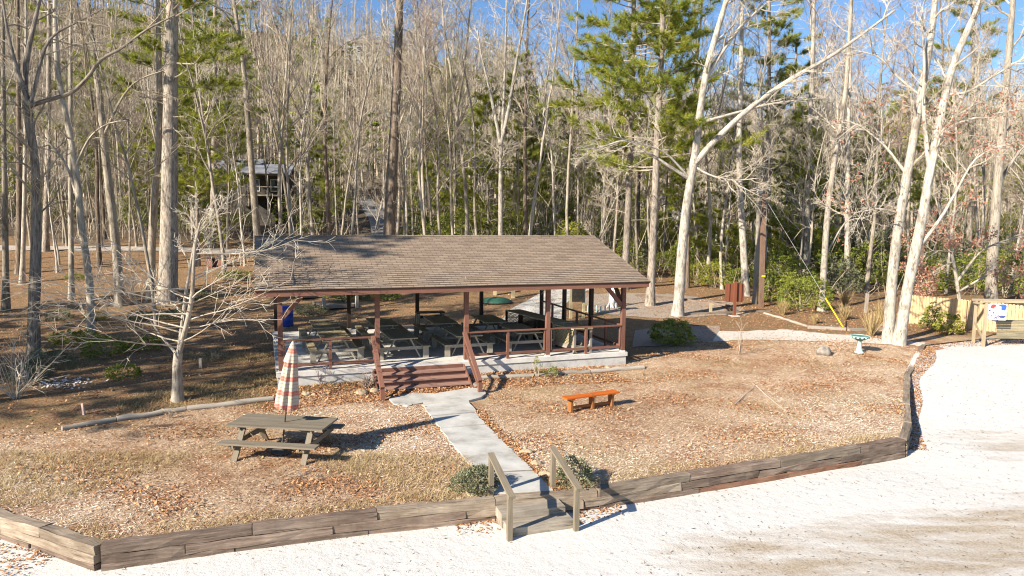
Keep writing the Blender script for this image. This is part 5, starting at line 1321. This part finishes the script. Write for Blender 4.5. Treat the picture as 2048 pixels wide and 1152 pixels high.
# ---------------------------------------------------------------- shrubs, grasses, saplings
def shrub_data(seed, n, rad, hgt, L, W, droop, nstem=9, clump=7):
    rg = np.random.default_rng(seed); st, lf = MB(), MB(); pos, dr, rn = [], [], []
    for k in range(nstem):
        az = rg.uniform(0, 6.28); a = rg.uniform(.1, .9)
        d = unit(np.array([math.cos(az) * a, math.sin(az) * a, 1])); st.tube(path((rg.normal(0, .06), rg.normal(0, .06), -.05), d, hgt * rg.uniform(.6, .95), 4, rg, .12, 0), np.linspace(.022, .006, 5), 4, rg.random())
    m = n // clump; k = 0
    bl = rg.normal(0, 1, (7, 3)); bl /= np.linalg.norm(bl, axis=1)[:, None]
    while k < m:
        d = rg.normal(0, 1, 3); d /= np.linalg.norm(d); d[2] = abs(d[2]) * 1.0 if rg.random() < .85 else d[2] * .3
        bulge = 1 + .5 * np.max(bl @ d) ** 3 - .22
        r = rg.uniform(.55, 1.) ** .5 * bulge
        c = np.array([d[0] * rad * r, d[1] * rad * r, hgt * (.12 + .80 * max(d[2], 0) * r + .1 * rg.random())])
        q = rg.normal(0, 1, (clump, 3)); q[:, 2] = q[:, 2] * .5 + .25; q = q + d * .6
        pos.append(np.repeat(c[None], clump, 0) + rg.normal(0, .02, (clump, 3))); dr.append(q); rn.append(np.clip(rg.random() * .6 + rg.random(clump) * .4, 0, 1)); k += 1
    v, f, _ = leaf_cards(np.concatenate(pos), np.concatenate(dr), L, W, rg, 0, droop); lf.add(v, f, None, np.concatenate(rn)); return st, lf
SH = {}
for nm, a in {'big': (301, 2600, 1.5, 2.3, .17, .055, .35), 'big2': (302, 2800, 1.7, 1.9, .16, .05, .3), 'tall': (303, 2800, 1.3, 3.4, .17, .055, .4), 'low': (304, 1800, 1.2, .9, .13, .05, .2)}.items():
    st, lf = shrub_data(*a); SH[nm] = {}
    for mt in ('leaf', 'leaf_yellow', 'leaf_grey'): SH[nm][mt] = (st.data('stems', M['twig']), lf.data('foliage', M[mt]))
SHL = {'big': 'broad rounded', 'big2': 'wide spreading', 'tall': 'tall upright', 'low': 'low creeping'}; MTL = {'leaf': 'dark green', 'leaf_yellow': 'yellow green', 'leaf_grey': 'grey green'}
def put_shrub(nm, mt, x, y, sc, label=None, group='evergreen shrubs at the edge of the woods', cat='shrub', dz=0):
    u, v = proj((x, y, gz(x, y)))
    t = empty('evergreen_shrub', (x, y, gz(x, y) + dz), RNG.uniform(0, 6.28), label or (SHL[nm] + ' ' + MTL[mt] + ' evergreen shrub ' + zone(u, y)), cat, group); t.scale = (sc, sc, sc * RNG.uniform(.85, 1.15))
    s, f = SH[nm][mt]; part_obj('stems', s, t); part_obj('foliage', f, t)
for u, v, nm, mt, sc in [(1390, 570, 'big2', 'leaf_yellow', .9), (1430, 575, 'big', 'leaf_yellow', .8), (1475, 580, 'big', 'leaf', .8), (1560, 608, 'big', 'leaf', .95), (1600, 622, 'big', 'leaf', 1.0), (1585, 596, 'tall', 'leaf', 1.0), (1625, 600, 'big2', 'leaf', .9), (1545, 580, 'tall', 'leaf', 1.), (1450, 555, 'tall', 'leaf_yellow', 1.2), (1410, 550, 'tall', 'leaf', 1.2), (1365, 545, 'tall', 'leaf', 1.1), (1345, 520, 'tall', 'leaf_yellow', 1.2), (1480, 540, 'tall', 'leaf_yellow', 1.2), (1520, 560, 'big', 'leaf', 1.1), (1420, 520, 'tall', 'leaf', 1.2), (1680, 590, 'tall', 'leaf_grey', 1.0), (1720, 580, 'tall', 'leaf', 1.1), (1660, 570, 'tall', 'leaf', 1.2), (1750, 560, 'tall', 'leaf_grey', 1.3), (1620, 550, 'tall', 'leaf', 1.3), (1700, 540, 'tall', 'leaf', 1.3), (1850, 590, 'tall', 'leaf', 1.1), (1900, 580, 'tall', 'leaf_grey', 1.2), (1950, 590, 'tall', 'leaf', 1.2), (2010, 595, 'tall', 'leaf', 1.2), (2040, 570, 'tall', 'leaf_grey', 1.3), (1870, 550, 'tall', 'leaf', 1.3), (1960, 545, 'tall', 'leaf_grey', 1.3), (1800, 560, 'tall', 'leaf', 1.2),
                          (1330, 548, 'big', 'leaf', .8), (1180, 520, 'big', 'leaf', 1.2), (1130, 520, 'big2', 'leaf', 1.1)]:
    p = hit(u, v); put_shrub(nm, mt, p[0], p[1], sc)
n = 0
while n < 78:                              # thickets beyond the road and behind the roof
    y = RNG.uniform(63, 98); x = RNG.uniform(-.8, .75) * y
    u, v = proj((x, y, gz(x, y)))
    if 700 < u < 810: continue
    put_shrub(['big', 'big2', 'tall', 'tall'][int(RNG.integers(4))], ['leaf', 'leaf', 'leaf_yellow', 'leaf_yellow', 'leaf_grey'][int(RNG.integers(5))], x, y, RNG.uniform(.9, 1.6)); n += 1
n = 0
while n < 55:
    y = RNG.uniform(50, 80); x = RNG.uniform(.0, .8) * y + 2 if n < 36 else RNG.uniform(-.15, .1) * y
    if n >= 36 and y < 56: continue
    put_shrub(['big', 'tall', 'tall', 'big2'][int(RNG.integers(4))], ['leaf', 'leaf', 'leaf_grey', 'leaf_yellow'][int(RNG.integers(4))], x, y, RNG.uniform(.8, 1.4)); n += 1
for u, v, sc in [(150, 690, .7), (215, 712, .8), (290, 700, .6), (120, 640, .6), (190, 640, .5), (280, 640, .55), (340, 640, .6), (400, 600, .7), (100, 735, .7), (60, 760, .6), (250, 755, .5), (620, 630, .7), (690, 600, .9), (740, 596, .9), (770, 600, .8), (470, 560, .8), (150, 560, .6)]:
    p = hit(u, v); put_shrub('low', 'leaf' if u % 20 else 'leaf_grey', p[0], p[1], sc, group='low ground shrubs on the leafy floor')
# the four bushes near the steps and path, each with its own look
def own_shrub(uv, a, mt, label, sc=1.):
    p = hit(*uv); st, lf = shrub_data(*a); t = empty('shrub', tuple(p), 0, label, 'shrub'); st.build('stems', M['twig'], t); lf.build('foliage', M[mt], t); t.scale = (sc,) * 3
own_shrub((950, 984), (311, 3000, .44, .60, .06, .024, 0, 16, 5), 'leaf_grey', 'dense rounded grey green bush left of the timber steps beside the walkway')
own_shrub((1152, 968), (312, 1300, .42, .48, .07, .03, 0, 20, 4), 'leaf_grey', 'sparser dark grey bush right of the timber steps behind the right handrail')
own_shrub((1345, 688), (313, 3000, .85, 1.0, .13, .045, .35, 14), 'leaf', 'glossy green rhododendron bush at the shaded right end of the pavilion')
own_shrub((1862, 660), (314, 900, .48, 1.35, .13, .05, .3, 8), 'leaf', 'upright green shrub against the tan fence, left of two there')
own_shrub((1900, 668), (315, 1100, .68, .95, .13, .05, .3, 8), 'leaf_yellow', 'rounded green shrub against the tan fence, right of two there')
own_shrub((1075, 752), (316, 170, .20, .78, .06, .028, .1, 8), 'leaf_yellow', 'thin upright young shrub in the leafy bed before the pavilion')
own_shrub((1104, 752), (317, 420, .28, .42, .06, .026, .1, 8), 'leaf', 'small leafy green plant right of the thin young shrub in the bed')
own_shrub((432, 718), (318, 600, .45, .40, .05, .02, .0, 24), 'leaf_grey', 'low dry grey heather like clump right of the small bare tree')

def grass_clump(p, n, h, spread, seed, label, mt='dry_grass'):
    rg = np.random.default_rng(seed); mb = MB()
    for k in range(n):
        az = rg.uniform(0, 6.28); a = rg.uniform(.05, spread); d = unit(np.array([math.cos(az) * a, math.sin(az) * a, 1]))
        P = path((math.cos(az) * .1 * rg.random(), math.sin(az) * .1 * rg.random(), -.02), d, h * rg.uniform(.55, 1.1), 4, rg, .06, -.10 * a)
        sd = unit(np.cross(d, [0, 0, 1]) + rg.normal(0, .3, 3)); w = np.array([.012, .012, .010, .007, .001])
        v = np.stack([P - sd * w[:, None], P + sd * w[:, None]], 1).reshape(-1, 3); mb.add(v, [(2 * q, 2 * q + 1, 2 * q + 3, 2 * q + 2) for q in range(4)], None, rg.random())
    return mb.build('ornamental_grass', M[mt], loc=tuple(p), label=label, cat='grass clump', group='dry ornamental grass clumps')
for k, (u, v, h, lb) in enumerate([(1566, 630, .95, 'dry straw coloured grass clump left of the glossy shrub by the utility pole'), (1628, 620, .9, 'pale dry grass clump between the glossy shrub and the slender pale tree'), (1690, 640, 1.0, 'dry grass clump right above the yellow guy wire guard'), (1630, 647, .55, 'small low dry grass tuft on the mulch left of the guy wire'), (1742, 672, 1.3, 'tall straw coloured grass clump just behind the bird bath'), (1762, 645, 1.3, 'tall dry grass clump left of the double trunked tree'), (1690, 612, 1.2, 'tall plumed dry grass behind the guy wire'), (1305, 572, .8, 'rusty brown grass clump beside the corner of the roof')]):
    grass_clump(hit(u, v), 190, h, .55, 400 + k, lb)
def twiggy(uv, h, n, seed, label, name='bare_shrub', spread=.8, r=.012, mt='twig'):
    rg = np.random.default_rng(seed); mb = MB()
    for k in range(n):
        az = rg.uniform(0, 6.28); d = unit(np.array([math.cos(az) * spread * rg.random(), math.sin(az) * spread * rg.random(), 1])); branch(mb, (rg.normal(0, .05), rg.normal(0, .05), -.03), d, h * rg.uniform(.6, 1.1), r, rg, 1, (0, 5), .02, .1)
    return mb.build(name, M[mt], loc=tuple(hit(*uv)), label=label, cat='shrub')
twiggy((30, 800), 1.9, 24, 501, 'leafless shrub of straight pale stems at the left picture edge', spread=1.1, mt='twig_pale')
twiggy((1480, 710), 1.3, 3, 502, 'spindly leafless sapling on the mulch left of the grey boulder', 'sapling', .25, .02)
twiggy((345, 838), .35, 5, 503, 'tiny bare twiggy plant beside the grey log edging')
twiggy((640, 770), .55, 14, 504, 'low dry twiggy plant against the pavilion foundation at left', mt='twig_red')
twiggy((735, 775), .45, 20, 505, 'low reddish dry shrub left of the wooden steps', mt='twig_red')
twiggy((1100, 610), .6, 14, 506, 'low bare twiggy bush on the leaves behind the pavilion', mt='twig_red')
def fallen(pts, r, label):
    P = np.array([hit(*p) + [0, 0, .03] for p in pts]); o = P[0].copy(); MB().tube(smooth_path(P - o, 12), np.linspace(r, r * .4, 12), 5, .6).build('fallen_branch', M['twig_pale'], loc=tuple(o), label=label, cat='branch')
fallen([(1470, 812), (1492, 790), (1508, 776), (1512, 772)], .02, 'pale fallen stick on the lawn, left leg of a V shape'); fallen([(1512, 774), (1540, 800), (1572, 826)], .02, 'pale fallen stick on the lawn, right leg of a V shape')
fallen([(592, 955), (608, 950), (622, 945)], .018, 'short dark fallen stick on the lawn below the picnic table')

# ---------------------------------------------------------------- ground cover
def in_view(x, y, m=60):
    uv = [proj((a, b, 0)) for a, b in zip(x, y)]
    return np.array([-m < u < 2048 + m and v < 1152 + m for u, v in uv])
def rand_ground(n, x0, x1, y0, y1, cond):
    out = []
    while sum(len(a) for a in out) < n:
        x = RNG.uniform(x0, x1, n * 2); y = RNG.uniform(y0, y1, n * 2)
        j = (x - PO[0]) * EY[0] + (y - PO[1]) * EY[1]; i = (x - PO[0]) * EX[0] + (y - PO[1]) * EX[1]
        k = cond(x, y, i, j) & (np.abs(x) < .78 * y + 1.5) & ~((i > -.2) & (i < 12.4) & (j > -.18) & (j < 8.3)) & ~((i > 2.8) & (i < 6.1) & (j > -1.15) & (j < 0))
        out.append(np.stack([x[k], y[k]], -1))
    return np.concatenate(out)[:n]
WL = np.array([hit(*p)[:2] for p in ((846, 812), (872, 848), (900, 886), (937, 928), (988, 990))]); WR = np.array([hit(*p)[:2] for p in ((938, 808), (960, 838), (1000, 880), (1046, 924), (1108, 984))])
def off_walk(x, y):
    o = np.argsort(WL[:, 1]); a = np.interp(y, WL[o, 1], WL[o, 0]); o2 = np.argsort(WR[:, 1]); b = np.interp(y, WR[o2, 1], WR[o2, 0])
    land = hit(846, 812)[1]
    return ~((x > a + .03) & (x < b - .03) & (y < land + .1)) & ~((y >= land) & (y < land + 1.1) & (x > -3.9) & (x < -.7))
def on_lawn(x, y): return (y > YB(x) + .12) & off_walk(x, y)
def chips(name, P, L, W, mt, lift=.012, tilt=.35, g=G, curl=0., bias=None):
    n = len(P); z = g(P[:, 0], P[:, 1]) + lift + RNG.random(n) * .02; a = RNG.uniform(0, 6.28, n); el = RNG.normal(0, tilt, n)
    d = np.stack([np.cos(a) * np.cos(el), np.sin(a) * np.cos(el), np.sin(el)], -1); s = np.stack([-np.sin(a), np.cos(a), RNG.normal(0, .35, n)], -1)
    L = L * RNG.uniform(.5, 1.4, (n, 1)); W = W * RNG.uniform(.6, 1.4, (n, 1)); p = np.stack([P[:, 0], P[:, 1], z], -1)
    v = np.stack([p - d * L / 2, p + s * W / 2 + [0, 0, curl], p + d * L / 2, p - s * W / 2 + [0, 0, curl]], 1)
    mb = MB(); mb.add(v.reshape(-1, 3), np.arange(4 * n).reshape(n, 4), None, RNG.random(n) if bias is None else np.clip(RNG.random(n) * .75 + .125 + bias(P[:, 0], P[:, 1]), 0, 1)); return mb.build(name, M[mt], kind='stuff')
LZ = lambda x, y: lawn_zone(x, y) < .5
ah = lambda x, y: wob(x * .8 + 3, y * .8)
drift = lambda x, y: .30 * wob(x * .55 + 2, y * .7) + .12 * wob(x * 1.7, y * 2.1 + 1) - .22 * ss(1.2, 0, np.abs((x - PO[0]) * EY[0] + (y - PO[1]) * EY[1] + 1.6)) - .10 * ss(25, 29, y)
chips('wood_chips', rand_ground(150000, -14, 19, 10, 33, lambda x, y, i, j: on_lawn(x, y) & LZ(x, y)),   .11, .0095, 'chips', tilt=.2, bias=drift)
pat = lambda x, y: np.sin(x * 1.3 + 2 * np.sin(y * .9)) + np.sin(y * 1.9 + 1.5 * np.sin(x * .8)) + RNG.normal(0, .8, x.shape) > 1.0
Pl = np.concatenate([rand_ground(9000, -14, 19, 10, 33, lambda x, y, i, j: on_lawn(x, y) & LZ(x, y) & pat(x, y)),
                     rand_ground(5000, -9, 6, 17, 27, lambda x, y, i, j: off_walk(x, y) & (j < -.15) & (j > -1.9 + .4 * ah(x, y)) & (i > -.5) & (i < 11.5)),
                     rand_ground(1300, -5, 1, 16, 23, lambda x, y, i, j: (i > 2.6) & (i < 6.2) & (j < -.95) & (j > -1.6)),
                     rand_ground(900, -3, 2, 13, 20, lambda x, y, i, j: on_lawn(x, y) & ~off_walk(x - .3, y)),
                     rand_ground(42000, -60, 22, 17, 62, lambda x, y, i, j: ~LZ(x, y) & (y > YB(x) + .3) & ~((x > 1) & (y > 29) & (y < 34))),
                     rand_ground(6000, 8, 32, 31, 46, lambda x, y, i, j: (y > YB(x) + 1.6))])
chips('leaf_litter', Pl, .08, .05, 'litter', .02, .4, curl=.012)
chips('red_mulch', np.concatenate([rand_ground(3500, 10, 19, 18, 32, lambda x, y, i, j: (y < YB(x) - .05) & (y > YB(x) - .9 - .3 * ah(x, y))), rand_ground(2500, 17, 32, 29, 38, lambda x, y, i, j: (y < YB(x) + .3) & (y > YB(x) - .8 - .7 * ah(x, y))), rand_ground(900, -12, -8, 9, 13, lambda x, y, i, j: (y < YB(x) - .15) & (ah(x * 2, y * 2) > -.1)), rand_ground(150, 1.25, 2.3, 12.5, 14.6, lambda x, y, i, j: (y < YB(x) - .1) & (y > YB(x) - .13 - .75 * RNG.random(x.shape) ** 2.2)), rand_ground(110, -1.05, -.22, 12.2, 13.6, lambda x, y, i, j: (y < YB(x) - .1) & (y > YB(x) - .13 - .65 * RNG.random(x.shape) ** 2.2))]), .07, .04, 'litter', .012, .3, g=GS)
chips('sand_debris', rand_ground(3400, -12, 26, 9, 33, lambda x, y, i, j: (y < YB(x) - .1) & (ah(x * 1.5, y * 1.5) + RNG.normal(0, .35, x.shape) > -.25)),   .08, .012, 'debris', .006, .15, g=GS)
def blades(name, P, h, mt, n=5, w=.006):
    P = np.repeat(P, n, 0); k = len(P); P = P + RNG.normal(0, .05, P.shape); z = G(P[:, 0], P[:, 1]) - .01
    a = RNG.uniform(0, 6.28, k); e = RNG.uniform(.15, 1.0, k); d = np.stack([np.cos(a) * np.cos(e), np.sin(a) * np.cos(e), np.sin(e)], -1); s = np.stack([-np.sin(a), np.cos(a), 0 * a], -1)
    p = np.stack([P[:, 0], P[:, 1], z], -1); L = h * RNG.uniform(.5, 1.3, (k, 1))
    v = np.stack([p - s * w, p + s * w, p + d * L], 1); mb = MB(); mb.add(v.reshape(-1, 3), np.arange(3 * k).reshape(k, 3), None, RNG.random(k)); return mb.build(name, M[mt], kind='stuff')
q_ = hit(130, 770); chips('pale_stones', np.stack([q_[0] + RNG.normal(0, .45, 170), q_[1] + RNG.normal(0, .35, 170)], -1), .09, .07, 'white_paint', .02, .4)
gp_ = lambda x, y: (wob(x * .7 + 1, y * .9) > .18)
blades('dry_grass', np.concatenate([rand_ground(2600, -12, 2, 10.5, 16, lambda x, y, i, j: on_lawn(x, y) & gp_(x, y)), rand_ground(700, -8, 10, 10.5, 18, lambda x, y, i, j: on_lawn(x, y) & (y < YB(x) + .55)), rand_ground(2400, -16, -4, 17, 27, lambda x, y, i, j: ~LZ(x, y) & gp_(x, y))]), .17, 'dry_grass', 6)

def underbrush():
    n = 22000; y = RNG.uniform(47, 98, n); x = RNG.uniform(-.85, .85, n) * y
    u = 1024 + F * x / y; k = ~((x < -3) & (y < 66)) & ~((u > 715) & (u < 815) & (y < 90)) & ~((x < 14) & (y < 52)) & ~((x > 4) & (y < 60) & (RNG.random(n) < .8)) & ~((u > 500) & (u < 590) & (y < 86)); x, y = x[k], y[k]; n = len(x)
    z = G(x, y); h = RNG.uniform(.8, 4.5, n) ** 1.0; d = RNG.normal(0, .45, (n, 3)); d[:, 2] = 1; d /= np.linalg.norm(d, axis=1)[:, None]
    p = np.stack([x, y, z - .05], -1); w = RNG.uniform(.008, .026, n)[:, None]; a = RNG.uniform(0, 6.28, n); s = np.stack([np.cos(a), np.sin(a), 0 * a], -1); m = p + d * h[:, None] * .5 + RNG.normal(0, .08, (n, 3)); e = m + (d + RNG.normal(0, .3, (n, 3))) * h[:, None] * .5
    lift = RNG.random(n) < .45; off = np.where(lift, RNG.uniform(.5, 6, n), 0)[:, None] * np.array([[0, 0, 1.]])
    v = np.stack([p + off - s * w, p + off + s * w, m + off + s * w * .8, m + off - s * w * .8, e + off], 1).reshape(-1, 3); i = np.arange(n)[:, None] * 5; mb = MB(); r = RNG.random(n)
    mb.add(v, i + np.array([[0, 1, 2, 3]]), None, r); mb.f.append(i + np.array([[3, 2, 4]])); mb.uv.append(np.zeros((n, 3, 2))); mb.r.append(r)
    mb.build('woodland_underbrush', M['twig'], kind='stuff')
underbrush()

# ---------------------------------------------------------------- the far wooded hillside, one mass
def hillside():
    rg = np.random.default_rng(77)
    protos = []; rs = []
    for k in range(7):
        mb = MB(); Ht = rg.uniform(13, 18); r = rg.uniform(.10, .17); P = path((0, 0, -.3), unit(np.array([rg.normal(0, .05), rg.normal(0, .05), 1])), Ht, 5, rg, .03, .02); mb.tube(P, np.linspace(r * 1.35, .04, 6), 4, .95)
        for q in range(15):
            t = rg.uniform(.3, .98); b, dd = along(P, t); d = perp_dir(dd, rg.uniform(.5, .9), rg.uniform(0, 6.28), rg); L = Ht * .22 * (1.2 - .8 * t); B = path(b, d, L, 2, rg, .1, .1); mb.tube(B, np.linspace(.045, .015, 3), 3, .5)
            for m in range(6):
                c, dc = along(B, rg.uniform(.2, .99)); e = c + perp_dir(dc, .7, rg.uniform(0, 6.28), rg) * L * rg.uniform(.3, .6); sd = unit(rg.normal(0, 1, 3)) * .034; mb.add([c - sd, c + sd, e], [(0, 1, 2)], None, .3)
        protos.append((np.concatenate(mb.v), mb.f, np.concatenate(mb.r), [f.shape[1] for f in mb.f])); rs.append(mb.r)
    N_ = 2700; y = rg.uniform(94, 250, N_ * 3); x = rg.uniform(-.82, .82, N_ * 3) * y; keep = rg.random(N_ * 3) < (y / 250) ** .6 * .8; x, y = x[keep][:N_], y[keep][:N_]
    z = G(x, y)
    V, Fq, Ft, Rq, Rt = [], [], [], [], []; off = 0
    for k in range(len(x)):
        v, fs, r, ks = protos[k % 7]; a = rg.uniform(0, 6.28); s = rg.uniform(.75, 1.15); c, sn = math.cos(a) * s, math.sin(a) * s
        V.append(np.stack([v[:, 0] * c - v[:, 1] * sn + x[k], v[:, 0] * sn + v[:, 1] * c + y[k], v[:, 2] * s + z[k]], -1)); tint = rg.uniform(-.3, .3)
        for f, q in zip(fs, rs[k % 7]):
            (Fq if f.shape[1] == 4 else Ft).append(f + off); (Rq if f.shape[1] == 4 else Rt).append(np.clip(q * .9 - .08 + tint * .6, 0, 1))
        off += len(v)
    mb = MB(); mb.v = [np.concatenate(V)]; mb.n = off; mb.f = [np.concatenate(Fq), np.concatenate(Ft)]; mb.r = [np.concatenate(Rq), np.concatenate(Rt)]; mb.uv = [np.zeros((len(f), f.shape[1], 2)) for f in mb.f]
    mb.build('hillside_bare_woods', M['twig'], kind='stuff')
    # evergreens on the hill
    n = 210; yy = rg.uniform(96, 240, n); xx = rg.uniform(-.8, .8, n) * yy; mb = MB()
    for a, b in zip(xx, yy):
        h = rg.uniform(9, 17); zb = gz(a, b); m = 260; t = rg.uniform(.2, 1, m) ; rad = (1.05 - t) * h * .24 * rg.uniform(.3, 1.1, m); az = rg.uniform(0, 6.28, m)
        lay = np.round(t * 9) / 9 + rg.normal(0, .012, m)
        p = np.stack([a + rad * np.cos(az), b + rad * np.sin(az), zb + lay * h], -1); dr = np.stack([np.cos(az), np.sin(az), rg.normal(.05, .2, m)], -1)
        v, f, _ = leaf_cards(p, dr, 1.0, .42, rg, 0, 0, .1); mb.add(v, f, None, np.clip(rg.normal(.4, .2) + rg.normal(0, .15, m), 0, 1)); mb.tube([(a, b, zb), (a, b, zb + h)], [.16, .03], 4, .1)
    mb.build('hillside_evergreens', M['needle'], kind='stuff')
hillside()

# ---------------------------------------------------------------- light, sky, camera
AZ = math.radians(41); EL = math.radians(28.5)
ldir = Vector((math.cos(AZ) * math.cos(EL), math.sin(AZ) * math.cos(EL), -math.sin(EL)))
sd = bpy.data.lights.new('sun', 'SUN'); sd.energy = 5.; sd.angle = R(.53); sd.color = (1, .90, .76)
so = bpy.data.objects.new('sun', sd); col.objects.link(so); so.rotation_euler = ldir.to_track_quat('-Z', 'Y').to_euler()
w = bpy.data.worlds.new('World'); scene.world = w; w.use_nodes = True; nt = w.node_tree
sk = nt.nodes.new('ShaderNodeTexSky'); sk.sky_type = 'NISHITA'; sk.sun_disc = False; sk.sun_elevation = EL; sk.sun_rotation = math.atan2(-ldir.x, -ldir.y); sk.air_density = 1.; sk.dust_density = 0.; sk.ozone_density = 6.
nt.links.new(sk.outputs[0], nt.nodes['Background'].inputs[0]); nt.nodes['Background'].inputs[1].default_value = .08
cd = bpy.data.cameras.new('camera'); co = bpy.data.objects.new('camera', cd); col.objects.link(co)
cd.sensor_width = 36; cd.lens = F / 2048 * 36; cd.clip_end = 2000; cd.clip_start = .1
co.matrix_world = Matrix.Translation((0, 0, CAMH)) @ Matrix.Rotation(math.pi / 2 - PITCH, 4, 'X') @ Matrix.Rotation(ROLL, 4, 'Z')
scene.camera = co
scene.cycles.filter_width = 1.1
scene.view_settings.view_transform = 'Standard'; scene.view_settings.look = 'None'; scene.view_settings.gamma = 1; scene.view_settings.exposure = 1.05
